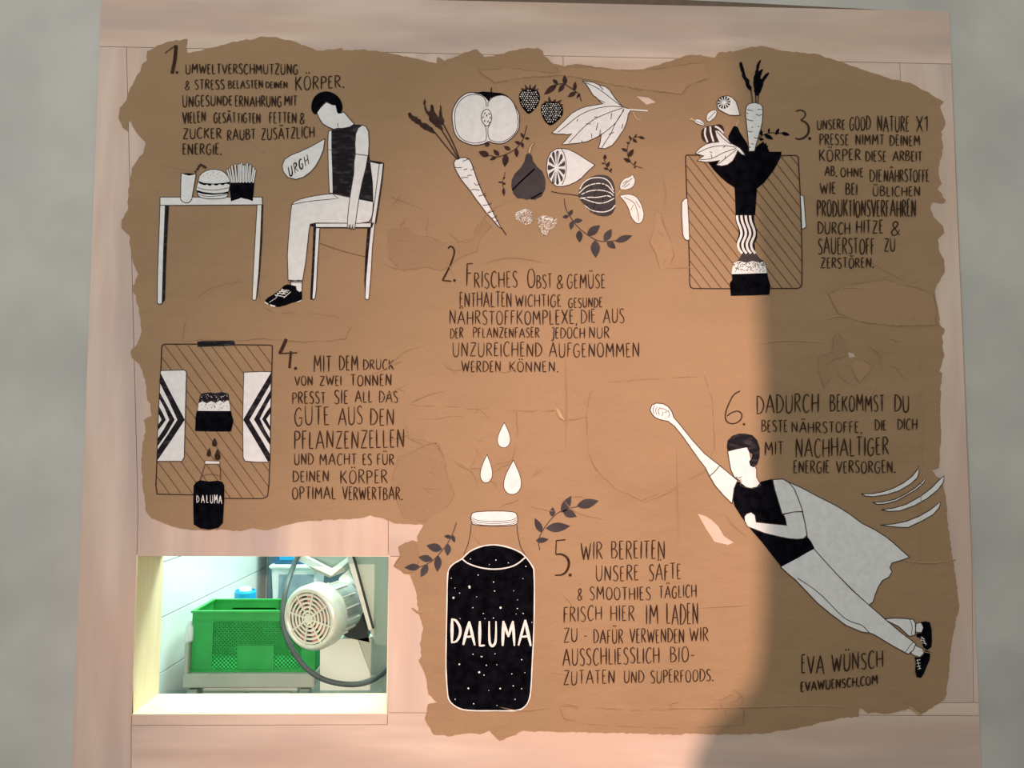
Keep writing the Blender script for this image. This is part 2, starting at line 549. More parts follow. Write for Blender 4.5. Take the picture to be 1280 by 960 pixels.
PEDGE = []
PATCH = [
    ('kraft', [(733,515),(734,545),(736,568),(745,586),(752,594),(770,612),(785,617),(802,626),(820,618),(850,606),(880,590),(893,560),(890,500),(880,470),(820,474),(760,478),(738,490)]),
    ('kraft', [(512,506),(530,508),(560,508),(600,512),(622,510),(645,515),(647,548),(640,575),(612,583),(585,586),(575,580),(556,572),(548,556),(530,550),(512,548),(506,530)]),
    ('kraft_dark', [(490,603),(498,570),(512,566),(520,562),(545,553),(556,575),(560,600),(568,618),(560,632),(545,642),(530,652),(505,648),(498,632)]),
    ('kraft_dark', [(498,684),(515,676),(522,679),(524,700),(519,714),(505,716),(493,708),(501,695)]),
    ('kraft', [(229,427),(233,400),(238,385),(250,370),(262,362),(278,356),(298,352),(318,353),(330,385),(345,392),(388,392),(420,396),(440,405),(432,424),(380,428),(330,423),(300,426),(250,425)]),
    ('kraft_dark', [(484,288),(508,285),(522,294),(540,297),(555,304),(575,303),(590,298),(597,282),(606,276),(614,283),(600,300),(596,314),(575,322),(552,338),(532,334),(502,338),(486,322)]),
    ('kraft_dark', [(1042,420),(1051,419),(1057,432),(1062,437),(1056,445),(1045,448),(1032,455),(1040,470),(1030,485),(1022,462),(1022,448),(1040,440)]),
    ('kraft_warm', [(1068,449),(1082,452),(1090,458),(1082,470),(1074,478),(1068,470),(1064,458)]),
    ('kraft_warm', [(819,262),(826,268),(830,283),(838,300),(842,320),(836,334),(826,338),(820,318),(812,304),(817,290)]),
    ('kraft_warm', [(1035,368),(1060,357),(1085,353),(1108,350),(1130,356),(1152,363),(1166,368),(1169,385),(1170,406),(1120,408),(1075,402),(1048,392)]),
    ('kraft_warm', [(598,88),(640,86),(690,92),(700,90),(696,86),(735,84),(800,90),(850,82),(880,78),(885,98),(860,108),(852,118),(800,112),(700,94),(650,98),(618,104)]),
    ('kraft', [(700,882),(718,884),(722,887),(745,885),(800,888),(860,886),(930,886),(928,906),(860,910),(790,908),(735,905),(705,898)]),
]
for i, (m, pts) in enumerate(PATCH):
    rp = rough_edge(pts, 5, .8, 20 + i)
    sheet('torn_paper_piece', rp, [], PAPER_H + .0007, PAPER_H - .001, m, mural, seed=i)
    PEDGE.append(rp)

CREASE = [
    [(500,540),(512,548),(530,556),(544,570)], [(506,520),(540,524),(570,520),(600,526)], [(560,560),(572,580),(590,590),(600,612)], [(455,470),(480,462),(505,440),(530,432)],
    [(470,500),(490,490),(512,478)], [(548,318),(560,330),(566,344)], [(480,330),(500,336),(530,334)], [(600,330),(640,322),(690,330)],
    [(1040,455),(1050,470),(1066,482)], [(1082,430),(1100,445),(1098,470)], [(1060,436),(1048,424),(1046,412)], [(826,215),(832,240),(830,262)], [(200,205),(230,212)], [(700,620),(720,640),(760,650)],
    [(610,880),(650,888),(690,884)], [(515,760),(524,766),(536,764)], [(1120,700),(1160,704),(1194,700)], [(948,430),(980,426),(1030,428)],
    [(1112,350),(1125,355),(1140,358),(1160,363)], [(1035,368),(1060,360),(1090,364)],
    [(810,884),(860,885),(930,884),(1000,882),(1070,884)], [(1150,440),(1152,520),(1151,600),(1150,700)],
    [(640,512),(662,514),(676,512)], [(694,512),(699,522),(706,526)], [(735,520),(718,524),(704,525)], [(676,514),(690,513),(694,512)],
    [(484,244),(500,250),(530,262)], [(500,580),(520,562),(546,553),(556,568)], [(528,600),(532,612),(545,620)],
    [(512,506),(520,500),(540,492),(560,488)], [(640,250),(610,266),(590,300),(560,306)], [(706,430),(708,500),(707,560)],
    [(845,540),(846,600),(848,680)], [(870,760),(900,758),(940,756)], [(852,606),(830,618),(806,627)], [(585,586),(592,578),(600,560)],
    [(905,640),(915,655),(935,672)], [(700,740),(712,752),(718,765)], [(480,290),(500,300),(520,302)], [(300,170),(330,190)],
    [(590,668),(620,700)], [(1092,330),(1128,350)], [(690,840),(720,845)], [(850,876),(838,880),(842,888)], [(700,878),(720,882),(724,888)],
]
rc = random.Random(77)
for x0, y0, x1, y1, k in ((488, 440, 620, 640, 16), (600, 500, 730, 640, 7), (810, 240, 850, 340, 3), (1020, 400, 1160, 480, 5), (480, 240, 600, 330, 5), (690, 860, 940, 905, 5)):
    for q in range(k):
        x, y, a = rc.uniform(x0, x1), rc.uniform(y0, y1), rc.uniform(0, 6.28)
        ln_ = rc.uniform(5, 14)
        p_ = [(x, y)]
        for u in range(3):
            a += rc.uniform(-.7, .7)
            p_.append((p_[-1][0] + ln_ * math.cos(a), p_[-1][1] + ln_ * .7 * math.sin(a)))
        CREASE.append(p_)
for c in CREASE:                                           # raised folds, triangular in section
    pl = catmull(c, n=4)
    verts, faces = [], []
    n = len(pl)
    for i, p in enumerate(pl):
        t_ = (pl[min(i + 1, n - 1)] - pl[max(i - 1, 0)]).normalized()
        nn = Vector((-t_.y, t_.x))
        k = math.sin(math.pi * (i + .25) / (n - .5))
        for s, h in ((-1, -.0002), (0, .0020 * k), (1, -.0002)):
            q = p + nn * s * (.9 + .5 * k)
            verts.append(hgt(Q(q.x, q.y), PAPER_H + h))
    for i in range(n - 1):
        a = i * 3
        faces += [(a, a + 1, a + 4, a + 3), (a + 1, a + 2, a + 5, a + 4)]
    mesh('paper_fold', verts, faces, ['kraft'], mural)
# painted edge shade: darker kraft lines along the rims where the pieces overlap
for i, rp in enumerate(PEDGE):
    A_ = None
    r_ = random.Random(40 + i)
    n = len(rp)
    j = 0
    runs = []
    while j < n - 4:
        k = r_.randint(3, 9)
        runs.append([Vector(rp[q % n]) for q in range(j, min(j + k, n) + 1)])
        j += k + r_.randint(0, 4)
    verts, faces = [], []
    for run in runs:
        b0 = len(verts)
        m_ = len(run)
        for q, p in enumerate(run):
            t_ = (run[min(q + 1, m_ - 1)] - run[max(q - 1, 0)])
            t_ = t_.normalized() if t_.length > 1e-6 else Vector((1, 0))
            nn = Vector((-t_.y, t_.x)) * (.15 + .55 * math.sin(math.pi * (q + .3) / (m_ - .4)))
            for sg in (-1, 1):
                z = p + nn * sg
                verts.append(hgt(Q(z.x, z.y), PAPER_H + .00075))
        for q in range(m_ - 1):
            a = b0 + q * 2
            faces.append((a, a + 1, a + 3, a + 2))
    mesh('painted_rim_shade', verts, faces, ['kraft_edge_shade'], mural, kind='stuff')
# a curled up corner at the lower edge and one flap over the drops
for c in ([(1134,882),(1138,882),(1151,892),(1147,894)], [(695,510),(699,512),(706,526),(699,521)]):
    v = [hgt(Q(*c[0]), PAPER_H), hgt(Q(*c[1]), .006), hgt(Q(*c[2]), .006), hgt(Q(*c[3]), PAPER_H)]
    mesh('curled_flap', v + [p + Vector((0, .0005, -.0005)) for p in v], [(0, 1, 2, 3), (7, 6, 5, 4), (0, 4, 5, 1), (1, 5, 6, 2), (2, 6, 7, 3), (3, 7, 4, 0)], ['torn_fibre'], mural)


# ------------------------------------------------------------------ painted drawings
def T(ox, oy, s):
    return lambda *p: [(ox + a / s, oy + b / s) for a, b in p]


class Art:
    """a painted figure: flat fills and brush lines lying on the paper"""
    def __init__(self, h=.0024):
        self.v, self.f, self.m, self.names, self.h = [], [], [], [], h

    def _mi(self, m):
        if m not in self.names:
            self.names.append(m)
        return self.names.index(m)

    def up(self):
        self.h += .00002

    def fill(self, m, pts, smooth=False, n=5, edge=None, ew=1.0, em='thin_ink'):
        if smooth:
            pts = [tuple(p) for p in catmull(pts, True, n)]
        self.up()
        tris = tessellate_polygon([[Vector((a, b, 0)) for a, b in pts]])
        s = len(self.v)
        self.v += [hgt(Q(a, b), self.h) for a, b in pts]
        mi = self._mi(m)
        for t in tris:
            self.f.append(tuple(s + i for i in t))
            self.m.append(mi)
        if edge:
            self.line(em, pts + [pts[0]], ew)
        return self

    def line(self, m, pts, wd=1.2, smooth=False, taper=False, n=5, jit=0.0):
        if smooth:
            pts = [tuple(p) for p in catmull(pts, False, n)]
        P = [Vector(p) for p in pts]
        P = [p for i, p in enumerate(P) if i == 0 or (p - P[i - 1]).length > 1e-4]
        if len(P) < 2:
            return self
        self.up()
        N = len(P)
        mi = self._mi(m)
        s = len(self.v)
        for i, p in enumerate(P):
            a = (p - P[i - 1]).normalized() if i else (P[1] - p).normalized()
            b = (P[i + 1] - p).normalized() if i < N - 1 else a
            n1, n2 = Vector((-a.y, a.x)), Vector((-b.y, b.x))
            k = n1 + n2
            den = 1 + n1.dot(n2)
            k = k / max(den, .45)
            u = i / (N - 1)
            ww = wd / 2 * (1 + (rnd.uniform(-jit, jit) if jit else 0))
            if taper:
                ww *= .35 + .75 * math.sin(math.pi * min(1, max(0, .12 + .8 * u)))
            for sg in (-1, 1):
                q = p + k * ww * sg
                self.v.append(hgt(Q(q.x, q.y), self.h))
        for i in range(N - 1):
            self.f.append((s + 2 * i, s + 2 * i + 1, s + 2 * i + 3, s + 2 * i + 2))
            self.m.append(mi)
        return self

    def dot(self, m, c, r, ry=None, n=8, rot=0):
        ry = ry or r
        co, si = math.cos(rot), math.sin(rot)
        return self.fill(m, [(c[0] + r * math.cos(6.2832 * k / n) * co - ry * math.sin(6.2832 * k / n) * si,
                              c[1] + r * math.cos(6.2832 * k / n) * si + ry * math.sin(6.2832 * k / n) * co) for k in range(n)])

    def dots(self, m, cs, r):
        """many small dots on one level"""
        self.up()
        mi = self._mi(m)
        for x, y in cs:
            rr = r * rnd.uniform(.7, 1.2)
            s = len(self.v)
            self.v += [hgt(Q(x + rr * math.cos(1.0472 * k + x), y + rr * math.sin(1.0472 * k + x)), self.h) for k in range(6)]
            self.f.append(tuple(s + k for k in range(6)))
            self.m.append(mi)
        return self

    def put(self, name, parent, label=None):
        o = mesh(name, self.v, self.f, self.names, parent, midx=self.m)
        if label:
            o['label'] = label
        # one consistent facing, toward the room
        bm = bmesh.new()
        bm.from_mesh(o.data)
        for f in bm.faces:
            f.normal_update()
            if f.normal.y > 0:
                f.normal_flip()
        bm.to_mesh(o.data)
        bm.free()
        return o


def leaf_pts(b, t_, wd, n=6):
    b, t_ = Vector(b), Vector(t_)
    a = t_ - b
    nn = Vector((-a.y, a.x)).normalized()
    up_, dn = [], []
    for i in range(n + 1):
        u = i / n
        s = math.sin(math.pi * u ** .85) * wd / 2
        up_.append(tuple(b + a * u + nn * s))
        if 0 < i < n:
            dn.append(tuple(b + a * u - nn * s))
    return up_ + dn[::-1]


def sprig(name, tf, stem, leaves, parent, m='leaf_brown', sw=1.0, label=None, h=.0024, vein=None):
    o = Art(h).line(m, tf(*stem), sw, smooth=True).put(name, parent, label)
    s = tf((1, 0))[0][0] - tf((0, 0))[0][0]
    for b, t_, wd in leaves:
        A = Art(h + .00005)
        A.fill(m, leaf_pts(tf(b)[0], tf(t_)[0], wd * s))
        if vein:
            A.line(vein, tf(b, t_), .5)
        A.put('leaf', o)
    return o


# -- 1: table with fast food
t1 = T(160, 40, 4)
t3 = T(180, 190, 4)
A = Art()
A.fill('white_paint', t3((82,227),(592,227),(593,265),(82,268)), edge=1)
table = A.put('drawn_table', mural, 'white drawn side view of a table with black edges')
for nm, pts, dk in (('leg', ((82,268),(108,268),(100,470),(92,757),(80,762),(68,757),(70,600),(75,470)), ((108,268),(126,268),(117,430),(110,600),(106,740),(92,757),(99,470))),
                    ('leg', ((567,265),(590,265),(583,450),(575,600),(562,738),(552,742),(542,738),(548,600),(556,450)), ((590,265),(597,265),(592,440),(580,620),(567,730),(562,738),(575,600),(583,450)))):
    Art().fill('worn_black', t3(*dk)).fill('white_paint', t3(*pts), edge=1).put(nm, table)
Art(.0027).fill('white_paint', t3((188,108),(262,112),(252,170),(240,240),(225,255),(208,256),(195,250),(185,238),(186,170)), edge=1) \
    .fill('black_paint', t3((196,112),(225,107),(256,114),(228,120))).put('drawn_cup', mural, 'white drawn drinking cup')
cupA = Art(.0027)
for a, b in (((256,104),(262,96)), ((264,92),(272,84)), ((270,82),(280,72)), ((276,72),(288,62)), ((284,64),(298,72)), ((292,66),(304,80)), ((300,70),(312,82))):
    cupA.line('leaf_brown', t3(a, b), 2.5)
cupA.put('drawn_straw', mural, 'dark striped bent straw')
A = Art(.0027)
A.fill('white_paint', t3((268,200),(262,185),(272,150),(280,120),(310,97),(350,88),(392,97),(420,122),(432,152),(428,185),(424,200),(412,228),(360,236),(310,234),(275,222)), smooth=True, edge=1)
burger = A.put('drawn_burger', mural, 'white drawn burger with two dark filling layers')
A = Art(.0029)
A.fill('black_paint', t3((272,146),(300,156),(350,160),(400,156),(432,150),(430,164),(410,160),(395,168),(380,162),(362,170),(345,162),(330,172),(318,164),(305,168),(280,160)))
A.fill('black_paint', t3((266,192),(300,202),(350,208),(395,205),(424,198),(420,210),(385,212),(345,216),(300,212),(270,204)))
A.line('thin_ink', t3((268,178),(300,188),(360,192),(428,180)), .7, smooth=True).line('thin_ink', t3((272,214),(330,224),(418,214)), .7, smooth=True)
A.put('filling', burger)
Art(.0029).dots('thin_ink', t3((300,118),(318,108),(335,120),(350,102),(352,122),(370,112),(388,122),(325,132),(365,130),(345,112)), .5).put('sesame_seeds', burger)['kind'] = 'stuff'
A = Art(.0027)
A.fill('black_paint', t3((428,155),(553,150),(549,200),(545,247),(520,238),(490,232),(460,240),(436,248)))
A.fill('white_paint', t3((443,249),(488,230),(524,248)))
fries = A.put('drawn_fries_box', mural, 'black drawn carton of chips')
r = random.Random(3)
for i in range(15):
    x0 = 430 + i * 8.0
    xt = 415 + i * 9.6 + r.uniform(-5, 5)
    yt = 88 - 26 * math.sin(i / 14 * 3.0) + r.uniform(-8, 10)
    Art(.00264 + (i * 7 % 15) * .000008).fill('white_paint', t3((x0, 156), (x0 + 9, 156), (xt + 10, yt), (xt + 1, yt - 4)), edge=1, ew=.6).put('chip', fries)

# speech bubble
A = Art()
A.fill('white_paint', t1((985,535),(978,590),(962,630),(940,670),(915,700),(880,726),(840,738),(800,728),(778,700),(772,670),(785,638),(815,618),(860,600),(915,575),(955,552)), edge=1)
bub = A.put('drawn_speech_bubble', mural, 'white drop-shaped speech bubble')

# -- seated person and chair
A = Art(.0023)
A.fill('white_paint', t3((1175,60),(1197,57),(1192,110),(1172,250),(1155,360),(1142,480),(1136,600),(1125,735),(1115,740),(1106,732),(1110,640),(1122,500),(1134,380),(1150,270)), edge=1)
A.fill('white_paint', t3((1130,48),(1178,58),(1152,262),(1146,262),(1143,150)), edge=1)
A.fill('worn_black', t3((1118,380),(1134,380),(1122,500),(1110,640),(1105,700),(1102,640),(1107,520)))
A.fill('worn_black', t3((1128,42),(1190,52),(1198,60),(1176,62),(1130,52)))
A.line('worn_black', t3((1199,58),(1190,160),(1174,270),(1160,360)), 1.1)
chair = A.put('drawn_chair', mural, 'white drawn chair with dark shaded edges')
Art(.0023).fill('white_paint', t3((835,358),(1148,356),(1140,378),(860,378)), edge=1).fill('worn_black', t3((830,354),(860,360),(862,378),(834,372))) \
    .line('worn_black', t3((850,380),(1136,381)), 1.0).put('seat', chair)
Art(.0023).fill('white_paint', t3((860,378),(880,378),(875,460),(868,560),(862,690),(856,732),(846,740),(842,730),(850,600),(856,470)), edge=1) \
    .fill('worn_black', t3((848,376),(862,378),(856,470),(850,600),(842,740),(832,738),(834,680),(842,540))).put('leg', chair)
Art(.0023).line('hatch_ink', t3((880,458),(1000,498),(1110,526)), .8, smooth=True).put('pencil_line', mural)

A = Art(.0025)
A.fill('white_paint', t3((740,265),(752,250),(780,238),(830,225),(890,215),(945,210),(1000,222),(1060,234),(1146,250),(1148,290),(1140,330),(1125,350),(1080,358),(980,357),(860,356),(832,362),(825,400),(818,470),(808,560),(794,642),(758,648),(722,642),(720,580),(718,520),(722,450),(728,380),(734,310)), edge=1)
A.line('thin_ink', t3((742,264),(800,252),(860,244),(930,238),(972,232),(945,212)), .9, smooth=False)
person = A.put('drawn_person', mural, 'drawn person in a black vest slumped on a chair')
Art(.0025).fill('white_paint', t3((735,648),(792,648),(790,700),(760,706),(736,690)), edge=1).line('thin_ink', t3((722,641),(794,643)), .8).line('thin_ink', t3((723,652),(793,655)), .8).put('ankle', person)
A = Art(.0027)
A.fill('black_paint', t3((605,745),(622,728),(650,712),(680,690),(702,668),(720,662),(762,672),(764,690),(778,700),(790,696),(792,720),(790,742),(740,755),(705,768),(672,776),(640,770),(618,758)))
for a, b in (((655,715),(705,725)), ((665,706),(712,712)), ((675,698),(722,702)), ((684,690),(728,694)), ((692,684),(705,712)), ((660,722),(695,690)), ((700,730),(735,700)), ((690,715),(715,690))):
    A.line('white_ink', t3(a, b), .9)
A.fill('white_ink', t3((605,748),(625,760),(622,764),(606,756))).fill('white_ink', t3((630,762),(660,770),(655,776),(636,772))).fill('white_ink', t3((765,750),(790,740),(786,746),(768,753)))
A.line('white_ink', t3((628,752),(660,732),(668,722)), .6)
A.put('shoe', person)
Art(.0025).fill('white_paint', t1((1020,490),(1003,500),(1000,560),(1003,700),(1008,806),(1030,808),(1024,650)), edge=1).line('thin_ink', t1((1003,590),(1022,592)), .7).put('arm', person)
A = Art(.0026)
A.fill('worn_black', t1((1018,490),(1070,484),(1130,465),(1172,466),(1200,490),(1207,560),(1207,620),(1220,730),(1228,852),(1180,842),(1120,828),(1050,812),(1024,808),(1022,700),(1018,600)))
A.put('vest', person)
Art(.0027).fill('white_paint', t1((945,405),(965,378),(992,352),(1022,366),(1040,368),(1048,402),(1065,408),(1080,402),(1110,438),(1132,462),(1110,476),(1070,484),(1052,482),(1030,488),(1000,476),(975,460),(958,435)), edge=1) \
    .line('thin_ink', t1((1050,458),(1051,476)), .8).put('head', person)
Art(.0028).fill('black_paint', t1((942,412),(922,400),(918,370),(928,335),(955,308),(995,299),(1035,312),(1062,340),(1073,375),(1066,404),(1052,410),(1044,392),(1040,368),(1022,366),(992,351),(966,375)), smooth=True).put('hair', person)
A = Art(.0028)
A.fill('white_paint', t1((1138,612),(1136,560),(1140,510),(1152,482),(1172,468),(1190,474),(1203,500),(1206,560),(1202,620)), edge=1)
A.fill('white_paint', t3((1058,12),(1120,20),(1110,80),(1092,150),(1078,220),(1066,300),(1058,360),(1054,386),(1048,388),(1044,366),(1038,388),(1032,386),(1030,364),(1024,384),(1018,378),(1018,350),(1026,260),(1038,180),(1050,110),(1052,50)), edge=1)
A.put('arm', person)
A = Art(.0029)
for x in (1026, 1036, 1046):
    A.line('thin_ink', t3((x, 362), (x - 1, 386)), .6)
A.put('fingers', person)
# lap line
Art(.00275).line('thin_ink', t3((1146,262),(1142,310),(1132,340),(1118,352),(1085,356)), .8, smooth=True).put('trouser_seam', person)

# -- 2: fruit and vegetables
t4 = T(480, 60, 3.5556)
t5 = T(500, 90, 4.57)
t6 = T(630, 90, 6.737)
t7 = T(620, 170, 6)
A = Art()
body = ((310,512),(318,498),(335,489),(362,488),(378,496),(390,515),(400,545),(415,590),(438,645),(462,690),(480,722),(498,760),(520,800),(530,812),(505,790),(478,758),(455,735),(430,700),(410,675),(385,638),(362,610),(342,585),(325,555),(315,535))
A.fill('white_paint', t4(*body), edge=1, ew=1.2)
for a, b, c in (((312,528),(325,534),(345,532)), ((350,505),(368,498),(378,492)), ((340,580),(362,576),(375,578)), ((385,545),(395,540),(400,530)), ((370,570),(384,566),(392,568)), ((385,632),(405,630),(425,634)),
                ((400,600),(410,610),(428,606)), ((420,660),(440,655),(455,660)), ((450,645),(445,650),(440,656)), ((440,700),(460,698),(478,690)), ((462,735),(480,728),(492,725)), ((478,758),(495,752),(502,744)), ((492,775),(502,770),(508,766)), ((355,545),(362,540),(370,540))):
    A.line('thin_ink', t4(a, b, c), .9, smooth=True)
A.line('leaf_brown', t4((522,800),(532,815),(543,832)), 1.2)
carrot = A.put('drawn_carrot', mural, 'large white drawn carrot lying diagonally')
A = Art()
for p in (((328,498),(290,455),(225,375)), ((332,496),(290,420),(240,340)), ((336,495),(310,430),(262,335))):
    A.line('leaf_brown', t4(*p), 1.5, smooth=True)
for p in (((108,290),(118,288),(125,300),(150,308),(170,335),(190,338),(215,355),(230,380),(205,376),(180,365),(150,340),(125,325),(112,310)),
          ((178,225),(186,240),(186,262),(200,285),(212,252),(222,262),(226,285),(243,310),(250,335),(262,365),(245,362),(225,345),(205,328),(196,300),(182,275),(176,250)),
          ((248,252),(256,270),(258,290),(266,318),(262,345),(250,340),(244,310),(246,280))):
    A.fill('leaf_brown', rough_edge(t4(*p), 2.2, .9, 11))
A.put('carrot_leaves', carrot)

A = Art()
A.fill('white_paint', t4((303,312),(307,275),(330,232),(365,204),(400,199),(440,206),(470,222),(510,212),(545,215),(575,245),(598,290),(602,320),(598,362),(575,395),(545,418),(520,427),(488,424),(465,417),(440,428),(400,433),(355,420),(325,398),(310,365)), smooth=True, edge=1, ew=1.2)
A.line('thin_ink', t4((455,262),(453,240),(440,218),(410,208),(375,212),(340,235),(318,275),(315,320),(322,370),(350,408),(400,424),(445,416),(455,402),(453,360),(447,345)), .9, smooth=True)
A.line('thin_ink', t4((462,262),(465,240),(490,218),(530,212),(565,232),(585,270),(596,325),(588,370),(560,400),(525,418),(485,415),(466,400),(462,360),(470,342)), .9, smooth=True)
apple = A.put('drawn_apple_half', mural, 'white halved apple with seeds')
Art(.0026).fill('black_paint', t4((398,202),(440,195),(480,198),(520,202),(550,214),(520,210),(490,215),(472,226),(466,240),(450,222),(430,208))).put('apple_skin', apple)
A = Art(.0026)
A.fill('white_paint', t4((456,274),(470,282),(479,310),(472,336),(458,348),(442,338),(432,312),(440,284)), smooth=True, edge=1)
for x, y, a in ((448,292,.4), (467,295,-.5), (440,310,.2), (472,312,-.1), (447,326,-.4), (462,328,.5), (470,334,.9), (457,302,.1)):
    A.dot('leaf_brown', t4((x, y))[0], .7, 1.6, rot=a)
A.put('apple_core', apple)
Art(.0026).line('leaf_brown', t4((478,178),(476,200)), 1.6).fill('leaf_brown', t4((445,424),(456,418),(470,426),(466,438),(452,440))).put('apple_stalk', apple)


def berry(outline, spikes, rows, label):
    A = Art()
    A.fill('black_paint', t4(*outline), smooth=True)
    for a, b, c in spikes:
        A.fill('leaf_brown', t4(a, b, c))
    o = A.put('drawn_strawberry', mural, label)
    pts = [tuple(p) for p in catmull(t4(*outline), True)]
    cx = sum(p[0] for p in pts) / len(pts)
    cy = sum(p[1] for p in pts) / len(pts)
    shr = [(cx + (x - cx) * .88, cy + (y - cy) * .88) for x, y in pts]
    cs = []
    y = cy - 18
    k = 0
    while y < cy + 20:
        x = cx - 18 + (k % 2) * 1.4
        while x < cx + 18:
            q = (x + rnd.uniform(-.3, .3), y + rnd.uniform(-.3, .3))
            if inside(q, shr):
                cs.append(q)
            x += 2.8
        y += 2.5
        k += 1
    Art(.0026).dots('white_ink', cs, .75).put('seed_dots', o)['kind'] = 'stuff'


berry(((600,215),(612,192),(645,182),(680,190),(693,220),(682,258),(658,285),(640,293),(622,275),(606,250)),
      (((628,185),(625,162),(642,182)), ((642,182),(650,162),(655,183)), ((655,184),(676,162),(672,190)), ((615,195),(608,178),(630,186)), ((668,190),(688,180),(680,195))), 6,
      'upper black strawberry with white dots')
berry(((697,272),(706,248),(735,240),(775,243),(795,268),(792,300),(768,328),(740,345),(716,328),(702,300)),
      (((728,244),(732,214),(745,240)), ((745,240),(762,228),(765,243)), ((762,242),(790,230),(780,250)), ((718,248),(712,236),(735,242)), ((775,250),(798,252),(782,262))), 6,
      'lower black strawberry with white dots')

sprig('drawn_sprig', t6, [(440,112),(470,103),(505,105),(560,135),(600,165),(630,190),(650,248)],
      [((445,108),(335,194),48), ((452,104),(410,64),32), ((515,110),(508,28),40), ((505,105),(458,174),38), ((592,165),(600,82),32), ((608,170),(535,214),38), ((632,188),(610,226),18), ((632,205),(640,182),12)], mural,
      label='dark sprig between strawberry and large white leaf')
A = Art()
A.fill('white_paint', t6((660,76),(700,84),(750,90),(800,112),(850,125),(885,150),(905,180),(940,232),(970,265),(1005,300),(1070,318),(1045,360),(1038,400),(1030,430),(1005,490),(980,525),(955,565),(910,620),(850,648),(795,642),(808,600),(815,560),(822,522),(785,550),(740,570),(700,588),(640,600),(560,608),(488,613),(518,580),(545,548),(572,522),(530,530),(500,525),(450,526),(402,516),(440,480),(480,440),(520,400),(570,350),(610,328),(650,308),(700,292),(740,286),(800,276),(835,272),(810,256),(790,232),(770,212),(756,205),(740,185),(720,150),(690,105)), edge=1)
for p in (((685,92),(770,130),(850,185),(920,240),(1000,298)), ((450,512),(530,450),(610,385),(700,335),(800,305),(900,292),(1000,298)), ((545,600),(620,520),(680,460),(760,400),(870,350),(940,325),(1000,306)),
          ((822,640),(860,580),(900,520),(930,450),(970,380),(1010,322)), ((800,545),(860,500),(930,440),(980,370),(1008,312)), ((790,235),(850,262)), ((800,112),(835,155)), ((735,520),(740,560)), ((690,440),(730,440)),
          ((760,385),(785,380)), ((905,350),(900,400)), ((790,430),(775,495)), ((620,400),(615,420)), ((655,580),(660,600)), ((880,530),(925,510)), ((810,490),(805,540)), ((1000,440),(990,480))):
    A.line('thin_ink', t6(*p), .9, smooth=True)
bl = A.put('drawn_leaf', mural, 'large white lobed leaf with black veins')
Art(.0025).line('white_paint', t6((1040,318),(1100,322),(1210,330)), 1.6, smooth=True).line('torn_fibre', t6((1085,345),(1110,390),(1135,405),(1150,400)), 1.3, smooth=True).put('leaf_stalk', bl)
sprig('drawn_sprig', t6, [(1130,548),(1080,562),(1050,600),(1036,660),(1050,730),(1090,785),(1165,812)],
      [((1130,546),(1188,565),24), ((1095,552),(1122,525),16), ((1082,566),(1120,598),26), ((1072,578),(1052,535),20), ((1060,608),(1028,592),17), ((1038,670),(986,645),26), ((1048,718),(1090,650),40), ((1068,760),(1004,728),32), ((1095,786),(1112,750),16), ((1112,800),(1088,808),14)], mural, sw=.8,
      label='thin sprig right of the large white leaf')
sprig('drawn_sprig', t6, [(845,740),(855,775),(875,820),(905,850)],
      [((848,742),(850,695),28), ((848,775),(820,768),14), ((865,805),(887,755),28), ((878,822),(838,812),20), ((892,845),(906,810),18)], mural, sw=.8, label='small sprig above the striped fruit')
sprig('drawn_sprig', t4, [(635,345),(620,400),(590,445),(550,470),(505,485),(470,478)],
      [((468,480),(420,462),28), ((512,480),(486,452),19), ((500,485),(470,499),15), ((543,472),(536,530),29), ((562,455),(532,437),18), ((588,445),(590,488),19), ((608,428),(580,416),15), ((612,420),(618,446),15), ((624,402),(606,378),13), ((626,402),(648,404),13)], mural,
      label='curved sprig below the apple half')
sprig('drawn_sprig', t4, [(540,552),(527,600),(531,625)],
      [((528,598),(506,597),8), ((528,582),(540,574),8), ((528,600),(541,608),11), ((531,622),(533,660),14)], mural, sw=.7, label='tiny sprig left of the dark pear')
sprig('drawn_sprig', t7, [(512,470),(520,535),(555,605),(615,685),(690,745),(760,785),(830,792),(900,785)],
      [((545,600),(575,553),30), ((545,602),(498,612),28), ((580,640),(650,633),36), ((572,638),(560,706),36), ((622,708),(628,800),50), ((683,748),(780,670),62), ((742,782),(748,915),70), ((812,790),(866,698),55), ((832,790),(896,845),50), ((895,793),(1022,748),50)], mural, m='grey_black',
      label='long sprig with grey leaves under the fruit')
A = Art()
A.fill('grey_black', t7((222,150),(232,136),(258,138),(270,150),(276,188),(310,235),(348,268),(366,315),(372,350),(368,400),(340,455),(290,480),(250,474),(232,480),(200,470),(160,468),(130,435),(115,380),(118,330),(140,285),(185,240),(215,190)))
A.line('black_paint', t7((122,408),(190,340),(290,248)), 2.2, smooth=True).line('black_paint', t7((262,472),(300,452),(345,425)), 2, smooth=True)
pear = A.put('drawn_pear', mural, 'dark grey pear with pale stalk')
Art(.0026).fill('torn_fibre', t7((238,132),(245,95),(262,65),(284,50),(288,58),(270,80),(262,110),(258,132)), edge=1, ew=.6).put('pear_stalk', pear)
A = Art()
A.fill('white_paint', t7((452,98),(490,96),(540,102),(590,125),(640,155),(690,188),(742,220),(700,255),(670,285),(640,318),(600,345),(550,368),(500,380),(455,380),(420,355),(390,310),(378,250),(385,175),(410,125)), edge=1)
lem = A.put('drawn_lemon_half', mural, 'white cut lemon with dark segments')
A = Art(.0026)
cx, cy, rx, ry = 453, 240, 66, 128
